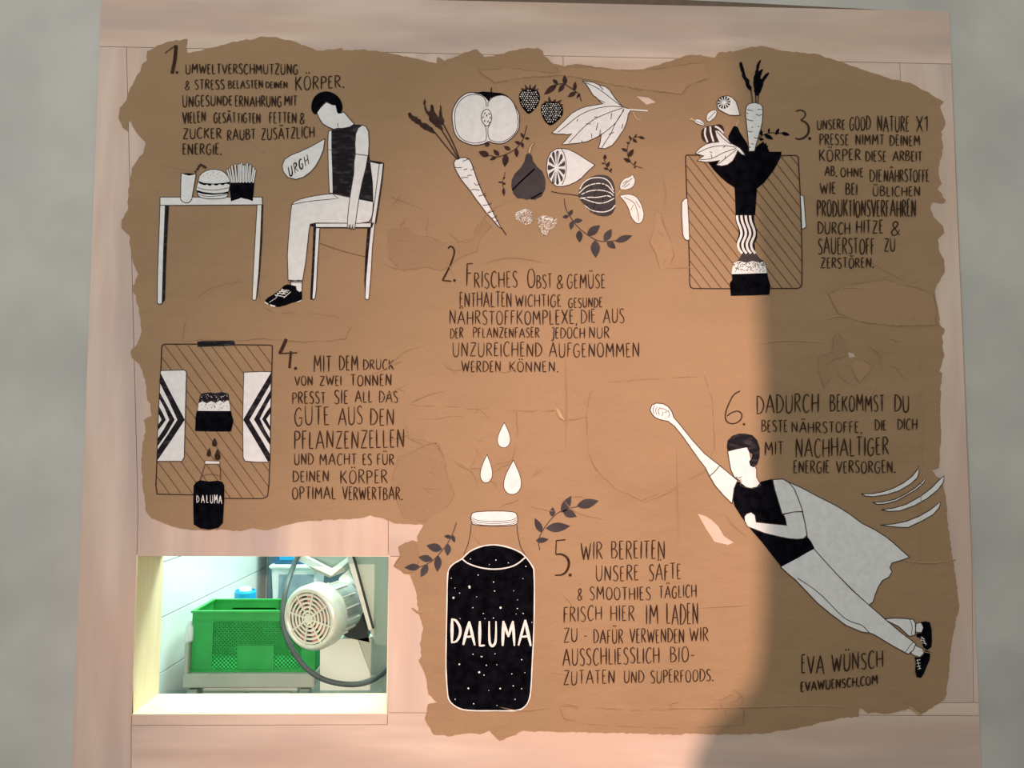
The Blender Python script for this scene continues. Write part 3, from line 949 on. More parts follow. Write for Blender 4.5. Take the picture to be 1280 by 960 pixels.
for k in range(11):
    a0, a1 = 2 * math.pi * k / 11 + .1, 2 * math.pi * (k + 1) / 11 - .1
    am = (a0 + a1) / 2
    pt = lambda a, s: (cx + rx * s * math.cos(a), cy + ry * s * math.sin(a))
    A.fill('grey_black', t7(pt(am, .2), pt(a0, .9), pt((a0 + am) / 2, 1), pt(am, 1), pt((a1 + am) / 2, 1), pt(a1, .9)))
for k in range(7):
    a = 2 * math.pi * (k * 1.7) / 11
    A.line('white_ink', t7(pt(a, .4), pt(a + .05, .9)), .5)
A.line('thin_ink', t7((490,98),(515,150),(526,230),(518,310),(495,370)), .8, smooth=True)
A.put('lemon_segments', lem)
A = Art()
A.line('leaf_brown', t7((415,418),(480,432),(560,440),(618,450)), 1.1, smooth=True)
A.fill('grey_black', t7((618,440),(630,390),(665,345),(710,310),(770,294),(830,300),(868,330),(890,390),(892,450),(895,500),(888,550),(860,592),(805,604),(740,588),(690,550),(650,505),(625,470)), smooth=True)
A.line('torn_fibre', t7((900,455),(935,410),(940,402),(985,405)), .9)
ph = A.put('drawn_striped_fruit', mural, 'grey scribbled round fruit with white ribs')
A = Art(.0026)
for p in (((628,400),(660,350),(720,318),(800,318),(850,350),(880,410)), ((622,430),(680,380),(760,358),(830,372),(884,430)), ((640,440),(700,415),(780,408),(850,425),(880,450)), ((628,470),(690,462),(760,462),(830,450),(862,460)),
          ((640,465),(690,485),(760,505),(820,500),(885,470)), ((660,520),(720,560),(800,572),(860,555),(894,520))):
    A.line('white_ink', t7(*p), 1.2, smooth=True)
r = random.Random(9)
for k in range(60):
    x, y = r.uniform(665, 870), r.uniform(325, 560)
    if (x - 765) ** 2 / 115 ** 2 + (y - 445) ** 2 / 130 ** 2 > 1:
        continue
    A.line('worn_black' if k % 2 else 'thin_ink', t7((x, y), (x - 8, y + 22)), .6)
A.put('fruit_ribs', ph)
Art(.0024).fill('white_paint', t7((930,395),(934,358),(960,325),(1000,308),(1025,292),(1030,305),(1042,335),(1030,375),(1000,398),(960,402)), smooth=True, edge=1, ew=.6).line('thin_ink', t7((945,385),(980,350),(1020,320)), .8).line('thin_ink', t7((960,390),(1000,360)), .7).line('thin_ink', t7((950,360),(985,335)), .7).put('leaf', ph)
Art(.0024).fill('white_ink', t7((930,455),(950,444),(1000,440),(1045,455),(1075,490),(1095,535),(1107,590),(1095,640),(1065,658),(1035,640),(1010,600),(992,545),(965,495)), smooth=True, edge=1, ew=.7).line('thin_ink', t7((960,462),(1030,500),(1060,570),(1070,640)), .7, smooth=True).line('thin_ink', t7((1030,520),(1010,560)), .6).line('thin_ink', t7((1045,490),(1080,540)), .6).put('leaf', ph)
t9 = T(640, 250, 16)
for lb, poly, top in (('white dotted raspberry under the dark pear', ((60,300),(100,250),(200,200),(290,180),(380,230),(400,320),(415,430),(340,500),(250,490),(160,430),(70,370)), ((75,320),(110,260),(180,215),(250,190),(310,205),(250,235),(180,275),(120,305))),
                      ('white dotted raspberry beside the grey sprig', ((515,360),(600,310),(720,330),(840,370),(910,400),(880,490),(800,580),(740,620),(690,700),(600,700),(560,600),(520,480)), ((570,350),(640,340),(740,365),(830,385),(800,410),(700,400),(620,375)))):
    A = Art()
    A.fill('kraft_warm', t9(*poly), smooth=True)
    A.fill('white_ink', t9(*top))
    ra = A.put('drawn_raspberry', mural, lb)
    pp = [tuple(p) for p in catmull(t9(*poly), True)]
    cs, cg = [], []
    x0, x1 = min(p[0] for p in pp), max(p[0] for p in pp)
    y0, y1 = min(p[1] for p in pp), max(p[1] for p in pp)
    for k in range(700):
        q = (rnd.uniform(x0, x1), rnd.uniform(y0, y1))
        if inside(q, pp):
            (cs if k % 3 else cg).append(q)
    Art(.0026).dots('grey_black', cg, .45).dots('white_ink', cs, .5).put('drupelets', ra)['kind'] = 'stuff'

# -- 3: the press with funnel
t10 = T(840, 60, 6)
t11 = T(840, 180, 4.8)


def hatched(tf, outline, x0, x1, ytop, ybot, sl, first, step, count, name, label, excl=None, horizontal=False):
    A = Art(.0022)
    A.line('leaf_brown', tf(*(outline + [outline[0]])), 1.3)
    o = A.put(name, mural, label)
    poly = [tuple(p) for p in tf(*outline)]
    for k in range(count):
        s = first + k * step
        # line through (x0, s) with slope sl, clipped to the outline
        a = tf((x0 - 200, s - 200 * sl))[0]
        b = tf((x1 + 200, s + (x1 - x0 + 200) * sl))[0]
        run = []
        N = 240
        for q in range(N + 1):
            p = (a[0] + (b[0] - a[0]) * q / N, a[1] + (b[1] - a[1]) * q / N)
            ins = inside(p, poly) and not any(inside(p, e) for e in (excl or ()))
            if ins:
                run.append(p)
            if (not ins or q == N) and run:
                if len(run) > 4:
                    Art(.0022).line('hatch_ink', [run[0], ((run[0][0] + run[-1][0]) / 2 + .4, (run[0][1] + run[-1][1]) / 2), run[-1]], .9).put('hatch_line', o)
                run = []
    return o


hatched(t11, [(80,75),(86,68),(110,68),(400,70),(745,70),(757,82),(762,200),(768,300),(772,420),(775,520),(779,700),(778,840),(772,858),(755,867),(590,868),(345,869),(130,868),(112,862),(105,840),(103,700),(98,560),(92,420),(88,330),(84,200)],
        90, 770, 70, 868, 1.28, -800, 78, 22, 'drawn_press_board', 'thin hatched rounded rectangle behind the funnel')
Art().fill('white_paint', t11((57,352),(75,330),(92,328),(98,440),(104,576),(90,580),(74,570),(64,545),(58,440)), edge=1).put('drawn_side_grip', mural, 'white grip on the left edge of the hatched press')
Art().fill('white_paint', t11((768,306),(788,314),(795,400),(802,500),(778,514),(774,420)), edge=1).put('drawn_side_grip', mural, 'white grip on the right edge of the hatched press')
# ingredients
A = Art(.0024)
for p in (((600,415),(598,370),(588,320)), ((628,412),(626,360),(630,320)), ((642,412),(646,370),(650,330))):
    A.line('leaf_brown', t10(*p), 1.2, smooth=True)
for p in (((505,112),(518,106),(528,120),(538,165),(545,185),(560,225),(578,245),(582,280),(598,300),(596,335),(580,318),(555,290),(545,250),(528,225),(522,185),(508,150)),
          ((612,215),(622,195),(632,135),(645,110),(664,90),(660,115),(650,145),(650,180),(665,165),(682,162),(672,190),(660,230),(672,235),(690,208),(722,184),(728,195),(705,230),(690,250),(680,290),(662,330),(648,358),(622,358),(614,320),(608,270))):
    A.fill('black_paint', rough_edge(t10(*p), 2.0, .6, 12))
c3 = Art(.0026)
c3.fill('white_paint', t10((552,460),(560,435),(578,420),(620,413),(660,424),(676,445),(679,490),(674,560),(660,620),(640,690),(625,740),(617,776),(575,778),(572,720),(564,640),(556,560),(550,500)), edge=1)
for p in (((560,462),(580,470),(605,472)), ((640,462),(660,465),(672,462)), ((555,490),(570,498)), ((625,500),(650,508),(672,502)), ((556,535),(580,545),(605,550)), ((640,590),(655,592)), ((568,625),(585,632),(600,630)), ((612,672),(630,680),(640,676)), ((590,720),(610,724)), ((575,745),(590,748)), ((595,595),(605,600)), ((648,640),(655,636))):
    c3.line('thin_ink', t10(*p), .9, smooth=True)
carrot2 = c3.put('drawn_carrot', mural, 'upright white carrot in the black funnel')
A.put('carrot_leaves', carrot2)
A = Art(.0026)
A.fill('white_paint', t10((352,380),(380,364),(420,362),(450,375),(478,405),(492,450),(508,506),(470,508),(430,506),(395,490),(350,465),(338,440),(335,408)), edge=1)
lem2 = A.put('drawn_lemon_half', mural, 'small white cut lemon over the funnel')
A = Art(.0027)
for k in range(12):
    a = 2 * math.pi * k / 12
    cx2, cy2 = 388, 412
    f = lambda a, s: (cx2 + 48 * s * math.cos(a) + 6 * s * math.sin(a), cy2 + 46 * s * math.sin(a) - 8 * s * math.cos(a))
    A.fill('worn_black', t10(f(a, .25), f(a - .17, 1), f(a + .17, 1)))
A.put('lemon_segments', lem2)
A = Art(.0025)
A.fill('leaf_brown', t10((218,650),(225,615),(260,590),(310,582),(360,575),(385,600),(388,640),(360,640),(330,715),(290,722),(250,710),(225,685)), smooth=True)
for p in (((250,600),(245,650),(265,710)), ((285,590),(290,640),(310,705)), ((320,590),(350,605),(385,640))):
    A.line('white_ink', t10(*p), 2.2, smooth=True)
st2 = A.put('drawn_striped_fruit', mural, 'small striped fruit over the funnel')
Art(.0025).fill('white_paint', t10((258,540),(262,500),(290,475),(318,468),(334,480),(325,515),(300,540),(278,554)), smooth=True, edge=1, ew=.7).line('thin_ink', t10((268,540),(300,505),(325,480)), .7).put('leaf', st2)
Art(.0025).fill('white_paint', t10((160,545),(190,535),(225,550),(245,585),(215,580),(180,566)), smooth=True, edge=1, ew=.6).fill('torn_fibre', t10((125,538),(150,525),(160,540),(185,536),(165,550))).line('thin_ink', t10((165,545),(215,565),(243,583)), .6).put('leaf', st2)
A = Art(.0025)
A.fill('black_paint', t10((445,615),(458,592),(475,586),(492,598),(505,630),(530,670),(560,715),(575,760),(580,790),(450,790),(425,720),(420,665)), smooth=False)
A.line('torn_fibre', t10((478,590),(485,570),(500,545)), 1.1, smooth=True)
A.put('drawn_pear', mural, 'small black pear beside the funnel carrot')
A = Art(.0025)
A.fill('black_paint', t10((618,782),(622,750),(640,735),(655,722),(672,712),(684,700),(690,722),(708,712),(706,732),(722,738),(714,750),(722,765),(728,782)))
A.put('drawn_strawberry', mural, 'black strawberry top at the funnel rim')
sprig('drawn_sprig', t10, [(640,685),(680,655),(740,638),(790,642),(830,640)],
      [((650,685),(688,688),22), ((690,652),(758,686),32), ((722,640),(728,602),16), ((775,655),(802,603),24), ((818,638),(882,656),28), ((668,660),(665,612),24)], mural, m='black_paint', sw=.9, label='black sprig right of the funnel carrot')
A = Art(.0026)
A.fill('black_paint', t11((232,48),(656,48),(648,85),(632,115),(610,155),(585,190),(550,235),(508,268),(504,330),(497,428),(380,425),(378,340),(374,262),(335,238),(290,200),(248,155),(215,110)))
fun = A.put('drawn_funnel', mural, 'large black funnel with a straight neck')
A = Art(.0028)
A.fill('white_paint', t10((172,792),(205,755),(250,725),(300,712),(350,708),(330,665),(320,620),(350,622),(385,655),(410,680),(440,718),(475,735),(505,752),(530,780),(546,808),(520,800),(490,772),(480,800),(452,850),(415,878),(370,888),(333,880),(345,858),(355,845),(300,855),(250,858),(188,848),(215,825),(238,812),(200,802)), edge=1)
for p in (((190,790),(280,750),(380,735),(480,748)), ((205,842),(300,830),(380,790),(480,755)), ((345,872),(400,830),(450,790),(485,762)), ((335,630),(380,680),(440,725)), ((290,800),(300,830)), ((380,750),(400,735)), ((280,780),(300,790)), ((400,810),(395,830))):
    A.line('thin_ink', t10(*p), .9, smooth=True)
A.put('drawn_leaf', mural, 'white lobed leaf hanging over the funnel rim')
A = Art(.0025)
wav = lambda x0: t11((x0, 430), (x0 + 6, 468), (x0 + 24, 515), (x0 + 26, 550), (x0 + 8, 595), (x0 + 12, 630), (x0 + 32, 658))
A.fill('worn_black', t11((378,426),(490,428),(492,465),(508,520),(510,560),(494,600),(500,656),(425,658),(395,620),(384,590),(400,545),(398,510),(382,470)))
for x in (388, 414, 440, 466):
    A.line('white_ink', wav(x), 2.9, smooth=True)
A.put('drawn_wavy_stripes', mural, 'four white wavy stripes under the funnel')
A = Art(.0025)
A.fill('grey_black', t11((420,656),(498,656),(525,688),(545,700),(560,722),(365,725),(400,692)))
A.fill('white_paint', t11((362,740),(372,712),(400,704),(440,712),(480,704),(530,710),(555,708),(562,740),(568,776),(356,782)))
A.fill('black_paint', t11((358,782),(570,775),(574,800),(588,850),(582,905),(470,910),(352,912),(346,850),(346,835),(360,815)))
press = A.put('drawn_pressed_cake', mural, 'black and speckled cone below the wavy stripes')
sp = [(rnd.uniform(368, 560), rnd.triangular(705, 772, 712)) for k in range(160)]
Art(.0027).dots('black_paint', t11(*sp), .6).put('speckles', press)['kind'] = 'stuff'

# -- 4: the press, closed
t12 = T(180, 410, 3.5556)
o4 = [(80,85),(84,76),(95,72),(240,72),(405,75),(560,76),(571,80),(570,150),(566,300),(563,450),(560,590),(556,700),(550,745),(540,754),(525,758),(365,757),(225,742),(60,738),(54,700),(58,600),(66,440),(74,300),(76,190)]
hatched(t12, o4, 80, 560, 72, 757, 1.36, -640, 70, 22, 'drawn_press_board', 'hatched rounded rectangle with dark handle on top')
Art().fill('worn_black', t12((238,62),(262,58),(400,57),(405,66),(404,78),(300,82),(240,84))).put('drawn_handle', mural, 'dark bar on top of the closed press')
A = Art(.0025)
A.fill('white_paint', t12((75,190),(180,187),(190,196),(187,300),(184,420),(180,575),(170,592),(60,592),(62,480),(68,340)), edge=1)
wl = A.put('drawn_side_plate', mural, 'white plate with right-pointing black chevrons')
for p in (((74,198),(126,300),(183,408),(122,500),(60,590),(60,552),(64,538),(110,470),(150,408),(110,320),(70,240)),
          ((69,282),(102,340),(138,408),(102,470),(60,528),(62,492),(90,450),(114,408),(90,350),(68,312)),
          ((66,345),(82,372),(99,408),(82,432),(62,458),(63,432),(80,408),(66,380))):
    Art(.0027).fill('worn_black', t12(*p)).put('chevron', wl)
A = Art(.0025)
A.fill('white_paint', t12((445,197),(520,194),(566,195),(565,320),(562,450),(562,596),(500,596),(450,591),(442,575),(440,410),(443,280)), edge=1)
wr = A.put('drawn_side_plate', mural, 'white plate with left-pointing black chevrons')
for p in (((566,198),(505,300),(442,408),(500,505),(552,594),(562,592),(561,560),(520,490),(470,408),(510,340),(565,245)),
          ((566,272),(525,345),(490,406),(525,465),(562,522),(563,494),(538,450),(516,403),(540,355),(566,308)),
          ((566,345),(544,375),(526,405),(545,435),(562,460),(563,440),(545,405),(566,375))):
    Art(.0027).fill('worn_black', t12(*p)).put('chevron', wr)
A = Art(.0025)
A.fill('white_paint', t12((240,370),(243,335),(248,318),(378,318),(384,345),(385,370)), edge=1, ew=.6)
A.fill('worn_black', t12((243,335),(250,305),(255,292),(285,287),(320,290),(345,285),(376,292),(381,325),(370,322),(355,332),(338,322),(320,334),(300,325),(280,335),(262,326)))
A.fill('black_paint', t12((236,368),(388,370),(392,390),(399,412),(388,460),(300,460),(228,458),(230,430),(230,400)))
cake = A.put('drawn_pressed_cake', mural, 'black block with speckled band inside the press')
Art(.0027).dots('black_paint', t12(*[(rnd.uniform(248, 380), rnd.uniform(330, 365)) for k in range(30)]), .5) \
    .dots('white_paint', t12(*[(rnd.uniform(255, 372), rnd.uniform(296, 328)) for k in range(26)]), .5).put('speckles', cake)['kind'] = 'stuff'


def drop(tf, tip, bot, wd, m, name, label, edge=0):
    x, y = tip
    x2, y2 = bot
    H = y2 - y
    pts = []
    for k in range(28):
        a = 2 * math.pi * k / 28
        f = math.sin(a) * abs(math.sin(a / 2)) ** 1.3 / .72
        v_ = (1 - math.cos(a)) / 2
        pts.append((x + (x2 - x) * v_ + wd / 2 * f, y + H * v_))
    return Art(.0026).fill(m, tf(*pts), edge=edge, ew=.8).put(name, mural, label)


drop(t12, (315,487), (315,527), 23, 'ink', 'drawn_drop', 'dark drop under the black cake')
drop(t12, (292,532), (289,572), 20, 'ink', 'drawn_drop', 'left dark drop over the small bottle')
drop(t12, (328,536), (328,588), 27, 'ink', 'drawn_drop', 'right dark drop over the small bottle')
A = Art(.0026)
A.fill('black_paint', t12((222,700),(232,686),(250,676),(290,682),(330,678),(350,684),(358,700),(358,760),(352,866),(332,888),(290,896),(250,890),(222,872),(220,780)))
bot = A.put('drawn_small_bottle', mural, 'small black bottle at the foot of the press')
A = Art(.0026)
A.line('thin_ink', t12((273,606),(262,640),(251,676)), .9, smooth=True).line('thin_ink', t12((337,606),(341,640),(342,676)), .9, smooth=True)
A.line('hatch_ink', t12((252,662),(275,652),(300,650),(330,655),(341,664)), .8, smooth=True)
A.put('neck', bot)
Art(.0026).fill('white_ink', t12((273,590),(336,592),(340,604),(272,604)), edge=1, ew=.7).put('cap', bot)

# -- 5: the big bottle
t13 = T(500, 500, 2.4)
drop(t13, (313,67), (311,143), 38, 'white_paint', 'drawn_drop', 'topmost white drop over the big bottle', 1)
drop(t13, (261,163), (258,248), 36, 'white_paint', 'drawn_drop', 'left white drop over the big bottle', 1)
drop(t13, (340,180), (336,283), 52, 'white_paint', 'drawn_drop', 'largest white drop over the big bottle', 1)
A = Art(.0026)
bo = [(186,476),(165,488),(150,502),(143,525),(141,600),(139,700),(138,800),(142,870),(148,900),(170,920),(205,930),(290,931),(350,930),(375,918),(388,895),(393,860),(397,780),(401,700),(403,600),(402,520),(398,500),(378,472),(358,455),(320,440),(280,434),(240,440),(208,455)]
A.fill('black_paint', t13(*bo), smooth=True, n=3)
big = A.put('drawn_bottle', mural, 'big black bottle full of white specks with white outline')
bp = [tuple(p) for p in catmull(t13(*bo), True, 3)]
A = Art(.0029)
A.line('white_ink', bp + [bp[0]], 1.5, jit=.25)
A.line('white_ink', t13((186,476),(205,490),(240,502),(280,507),(320,503),(350,492),(378,470)), 1.6, smooth=True)
A.put('bottle_outline', big)
A = Art(.0026)
A.line('thin_ink', t13((214,370),(211,400),(203,435),(192,462)), .9, smooth=True).line('thin_ink', t13((351,374),(353,400),(362,440),(378,468)), .9, smooth=True)
A.put('bottle_neck', big)
A = Art(.0026)
A.fill('white_paint', t13((213,350),(220,338),(250,334),(300,333),(340,336),(350,344),(353,360),(348,372),(320,377),(260,377),(222,373),(214,362)), smooth=True, edge=1)
for dy in (0, 6, 12):
    A.line('thin_ink', t13((214, 352 + dy), (235, 361 + dy), (285, 364 + dy), (335, 360 + dy), (352, 350 + dy)), .7, smooth=True)
A.put('bottle_cap', big)
t14 = T(400, 600, 4.267)
t15 = T(400, 800, 4)
st = t14((803,420),(903,450),(938,426),(1005,441),(1098,460),(844,506),(700,523),(926,543),(1082,525),(797,568),(798,574),(931,591),(720,575),(1033,590),(712,627),(745,602),(835,622),(1054,638),(815,680),(963,680),(1046,714),(1082,710),(1130,758),(880,738),(925,735),(860,940)) \
    + t15((765,70),(810,82),(875,68),(697,120),(832,125),(884,122),(1008,97),(796,160),(820,174),(959,168),(1024,162),(742,240),(844,250),(901,241),(966,228),(1008,242),(676,295),(768,317),(885,326),(975,295)) + t13((250,640),(352,625),(370,640),(180,655))
brt = {9, 10, 14, 19, 29, 33, 37, 39}
Art(.0028).dots('white_ink', [p for i, p in enumerate(st) if i not in brt], .7).dots('white_ink', [p for i, p in enumerate(st) if i in brt], 1.35).put('white_specks', big)['kind'] = 'stuff'
sprig('drawn_sprig', t14, [(728,225),(712,275),(685,330),(655,372),(600,430),(540,460),(480,467)],
      [((703,305),(662,298),22), ((704,292),(719,333),22), ((652,370),(568,348),46), ((684,340),(680,404),34), ((602,425),(524,410),38), ((632,402),(626,490),40), ((535,462),(450,467),38), ((574,450),(538,518),38)], mural, m='grey_black', label='dark sprig left of the big bottle')
sprig('drawn_sprig', t13, [(419,450),(416,420),(430,388),(460,350),(490,330),(530,320),(545,318)],
      [((426,398),(404,354),20), ((407,422),(446,418),17), ((456,350),(458,321),17), ((437,385),(511,378),29), ((484,338),(514,287),25), ((488,332),(530,350),25), ((530,318),(596,302),29)], mural, m='grey_black', label='dark sprig right of the bottle cap')

# -- 6: flying person
t16 = T(780, 380, 3)
t17 = T(800, 480, 2.5275)
A = Art(.0023)
A.fill('white_paint', t17((468,310),(510,328),(560,355),(620,385),(660,410),(700,440),(740,460),(775,482),(800,502),(825,525),(850,547),(820,558),(795,565),(788,580),(795,592),(785,610),(765,620),(752,640),(742,665),(735,688),(722,698),(680,660),(620,600),(548,522),(528,490)), edge=1, ew=1.2)
cape = A.put('drawn_cape', mural, 'grey-white cape trailing behind the flying figure')
A = Art(.00245)
A.fill('white_paint', t17((768,742),(800,739),(830,740),(862,743),(870,758),(868,792),(850,797),(815,765)), edge=1, ew=1.2)
A.fill('white_paint', t17((443,577),(490,548),(548,520),(580,556),(620,600),(670,652),(720,696),(770,740),(820,782),(870,820),(862,840),(846,853),(800,828),(740,792),(725,786),(700,783),(650,762),(600,725),(560,692),(520,650),(490,618),(465,598)), edge=1, ew=1.2)
A.line('thin_ink', t17((497,613),(520,628),(545,645),(575,670),(600,695),(640,735),(670,752),(700,762),(724,786)), 1.0, smooth=True)
A.line('thin_ink', t17((850,741),(858,765),(856,792)), .8, smooth=True).line('thin_ink', t17((838,846),(850,828),(862,815)), .8, smooth=True)
hero = A.put('drawn_person', mural, 'drawn person in a black vest flying with one fist raised')
Art(.00245).fill('white_paint', t17((868,757),(888,752),(894,770),(888,785),(870,783)), edge=1).put('ankle', hero)
Art(.00245).fill('white_paint', t17((866,824),(892,836),(895,850),(884,862),(862,856),(852,846)), edge=1).put('ankle', hero)
A = Art(.0026)
A.fill('black_paint', t17((884,752),(900,749),(914,752),(920,775),(921,810),(919,830),(906,840),(894,832),(888,812),(884,802),(872,798),(872,788),(888,786),(894,768)))
for a, b in (((886,798),(898,806)), ((884,808),(900,812)), ((888,816),(904,820)), ((890,800),(902,824)), ((884,812),(890,798))):
    A.line('white_ink', t17(a, b), .7)
A.put('shoe', hero)
A = Art(.0026)
A.fill('black_paint', t17((898,840),(916,846),(914,870),(905,890),(895,915),(886,928),(872,925),(868,905),(870,880),(866,862),(884,864),(896,852)))
for a, b in (((872,872),(884,870)), ((872,882),(884,880)), ((873,892),(885,889)), ((876,900),(886,897)), ((874,870),(882,898))):
    A.line('white_ink', t17(a, b), .7)
A.line('torn_fibre', t17((885,842),(900,846),(918,850)), .6)
A.put('shoe', hero)
Art(.00275).fill('white_paint', t16((320,645),(340,628),(358,606),(385,628),(425,662),(412,690),(404,748),(370,715),(340,680)), edge=1, ew=1.1).put('sleeve', hero)
A = Art(.0026)
A.fill('white_paint', t16((104,412),(97,398),(103,380),(120,372),(145,374),(165,385),(178,402),(186,425),(215,460),(255,510),(300,560),(340,592),(362,608),(345,630),(320,646),(305,615),(278,580),(250,540),(222,500),(190,460),(165,440),(135,434),(116,426)), smooth=False, edge=1, ew=1.1)
arm = A.put('raised_arm', hero)
A.__init__(.0028)
for p in (((112,412),(108,395),(114,382)), ((122,414),(118,398),(124,386)), ((132,416),(128,400),(134,388)), ((134,392),(150,394),(162,402),(150,408)), ((165,400),(170,415),(165,425)), ((145,405),(142,420))):
    A.line('thin_ink', t16(*p), .7, smooth=True)
A.put('fist_lines', hero)
A = Art(.0027)
A.fill('black_paint', t17((292,330),(302,308),(315,310),(335,325),(350,328),(368,324),(382,308),(415,300),(428,325),(440,365),(458,420),(462,442),(480,480),(500,487),(530,485),(541,500),(550,518),(500,548),(445,577),(420,545),(385,500),(350,460),(320,420),(298,385),(290,355)))
A.put('vest', hero)
A = Art(.0027)
A.fill('white_paint', t16((388,552),(415,545),(440,540),(460,536),(470,556),(474,578),(488,608),(496,618),(496,650),(512,678),(500,686),(480,692),(455,688),(436,680),(434,662),(412,648),(400,622),(394,590)), edge=1)
A.line('thin_ink', t16((418,648),(428,652),(440,648)), .9, smooth=True).line('thin_ink', t16((434,655),(440,662),(436,680)), .6)
A.put('head', hero)
Art(.0028).fill('worn_black', t16((388,552),(385,535),(388,512),(405,494),(430,486),(455,486),(480,492),(498,510),(508,540),(507,575),(498,602),(484,613),(472,606),(468,590),(478,578),(480,562),(468,556),(462,538),(440,540),(410,547))).put('hair', hero)
A = Art(.0028)
A.fill('white_paint', t17((418,302),(450,300),(470,312),(485,330),(500,365),(513,402),(485,404),(448,411),(435,368),(425,335)), edge=1, ew=1.2)
A.fill('white_paint', t17((329,418),(336,410),(350,405),(362,414),(366,436),(400,440),(462,446),(458,425),(452,412),(485,404),(511,404),(520,440),(526,478),(515,488),(495,490),(470,488),(430,480),(390,470),(355,456),(338,450),(330,432)), edge=1)
A.line('thin_ink', t17((512,402),(520,440),(528,486)), 1.2, smooth=True)
A.put('bent_arm', hero)
for lb, tf, a in (('topmost white motion stroke', t16, ((888,712),(930,711),(970,704),(1010,690),(1045,672),(1080,645),(1098,622),(1103,607),(1104,632),(1098,652),(1072,675),(1030,700),(985,714),(935,722),(905,720))),
                  ('thinnest white motion stroke', t16, ((932,744),(970,742),(1010,734),(1050,715),(1090,690),(1115,668),(1130,650),(1122,672),(1095,695),(1060,716),(1020,738),(980,749),(948,751))),
                  ('long white motion stroke below the thin one', t17, ((762,397),(800,392),(840,380),(885,355),(920,328),(945,302),(959,290),(957,310),(940,334),(905,362),(865,384),(820,400),(785,402))),
                  ('lowest white motion stroke', t17, ((759,445),(800,442),(840,434),(880,418),(915,398),(948,372),(944,390),(925,412),(890,432),(845,453),(815,452),(785,449)))):
    Art(.0024).fill('white_paint', tf(*a), edge=1, ew=1.1).put('drawn_motion_stroke', mural, lb)

# ------------------------------------------------------------------ handwriting
GL = {
 'A': (.78, ['l', (0, 0), (.40, 1)], ['l', (.40, 1), (.78, -.02)], ['l', (.14, .34), (.66, .36)]),
 'B': (.58, ['l', (.04, 1), (.04, 0)], ['s', (0, .98), (.32, .96), (.46, .80), (.34, .60), (.06, .54)], ['s', (.06, .54), (.42, .50), (.58, .27), (.40, .06), (0, .01)]),
 'C': (.60, ['s', (.58, .86), (.44, 1), (.20, .92), (.04, .60), (.05, .25), (.24, 0), (.44, .02), (.60, .14)]),
 'D': (.66, ['l', (.05, 1), (.05, 0)], ['s', (0, .99), (.34, .92), (.62, .65), (.64, .35), (.40, .07), (0, .0)]),
 'E': (.44, ['l', (.04, 1), (.05, 0)], ['l', (.02, .99), (.40, 1)], ['l', (.04, .56), (.32, .57)], ['l', (.03, .01), (.43, .03)]),
 'F': (.44, ['l', (.05, 1), (.05, -.02)], ['l', (.0, .98), (.44, 1)], ['l', (.05, .55), (.34, .57)]),
 'G': (.66, ['s', (.58, .86), (.42, 1), (.18, .90), (.03, .58), (.06, .22), (.26, 0), (.50, .06), (.60, .25), (.60, .44)], ['l', (.36, .44), (.66, .46)]),
 'H': (.66, ['l', (.04, 1), (.04, 0)], ['l', (.62, 1), (.62, 0)], ['l', (0, .48), (.66, .52)]),
 'I': (.10, ['l', (.06, 1), (.05, 0)]),
 'J': (.34, ['s', (.32, 1), (.32, .45), (.28, -.05), (.14, -.22), (0, -.16)], ['l', (.05, 1), (.34, 1)]),
 'K': (.62, ['l', (.05, 1), (.05, 0)], ['l', (.58, 1), (.07, .44)], ['l', (.18, .54), (.62, 0)]),
 'L': (.44, ['l', (.05, 1), (.05, 0)], ['l', (.02, .01), (.44, .03)]),
 'M': (.84, ['l', (.05, 0), (.10, 1)], ['l', (.10, 1), (.42, .36)], ['l', (.42, .36), (.72, 1)], ['l', (.72, 1), (.80, 0)]),
 'N': (.68, ['l', (.05, 0), (.06, 1)], ['l', (.06, 1), (.60, .02)], ['l', (.60, .02), (.62, 1)]),
 'O': (.68, ['s', (.36, 1), (.12, .88), (.03, .52), (.12, .12), (.34, 0), (.58, .14), (.66, .50), (.56, .86), (.36, 1)]),
 'P': (.54, ['l', (.05, 1), (.05, -.03)], ['s', (0, .98), (.34, .97), (.53, .78), (.40, .54), (.05, .46)]),
 'R': (.58, ['l', (.05, 1), (.05, 0)], ['s', (0, .98), (.32, .98), (.50, .80), (.36, .58), (.06, .50)], ['l', (.18, .52), (.58, 0)]),
 'S': (.52, ['s', (.48, .88), (.32, 1), (.10, .92), (.07, .72), (.26, .54), (.46, .36), (.46, .12), (.26, 0), (.0, .10)]),
 'T': (.56, ['l', (.28, 1), (.28, 0)], ['l', (0, .98), (.56, 1)]),
 'U': (.64, ['s', (.03, 1), (.04, .45), (.10, .10), (.32, 0), (.54, .14), (.60, .50), (.60, 1)]),
 'V': (.68, ['l', (0, 1), (.34, 0)], ['l', (.34, 0), (.68, 1)]),
 'W': (.96, ['l', (0, 1), (.24, 0)], ['l', (.24, 0), (.48, .80)], ['l', (.48, .80), (.70, 0)], ['l', (.70, 0), (.94, 1)]),
 'X': (.66, ['l', (0, 1), (.66, 0)], ['l', (.64, 1), (.02, 0)]),
 'Z': (.60, ['l', (.04, .99), (.58, 1)], ['l', (.58, 1), (.02, .0)], ['l', (.02, .01), (.60, .02)]),
 '&': (.66, ['s', (.62, .04), (.40, .32), (.16, .66), (.16, .90), (.34, 1), (.48, .86), (.40, .64), (.14, .40), (.04, .18), (.20, 0), (.44, .10), (.62, .42)]),
 '.': (.10, ['d', (.05, .03)]),
 ',': (.12, ['l', (.08, .08), (.03, -.12)]),
 '-': (.40, ['l', (.02, .45), (.38, .47)]),
 '1': (.30, ['l', (.24, 1), (.22, 0)], ['l', (.24, 1), (0, .78)]),
}
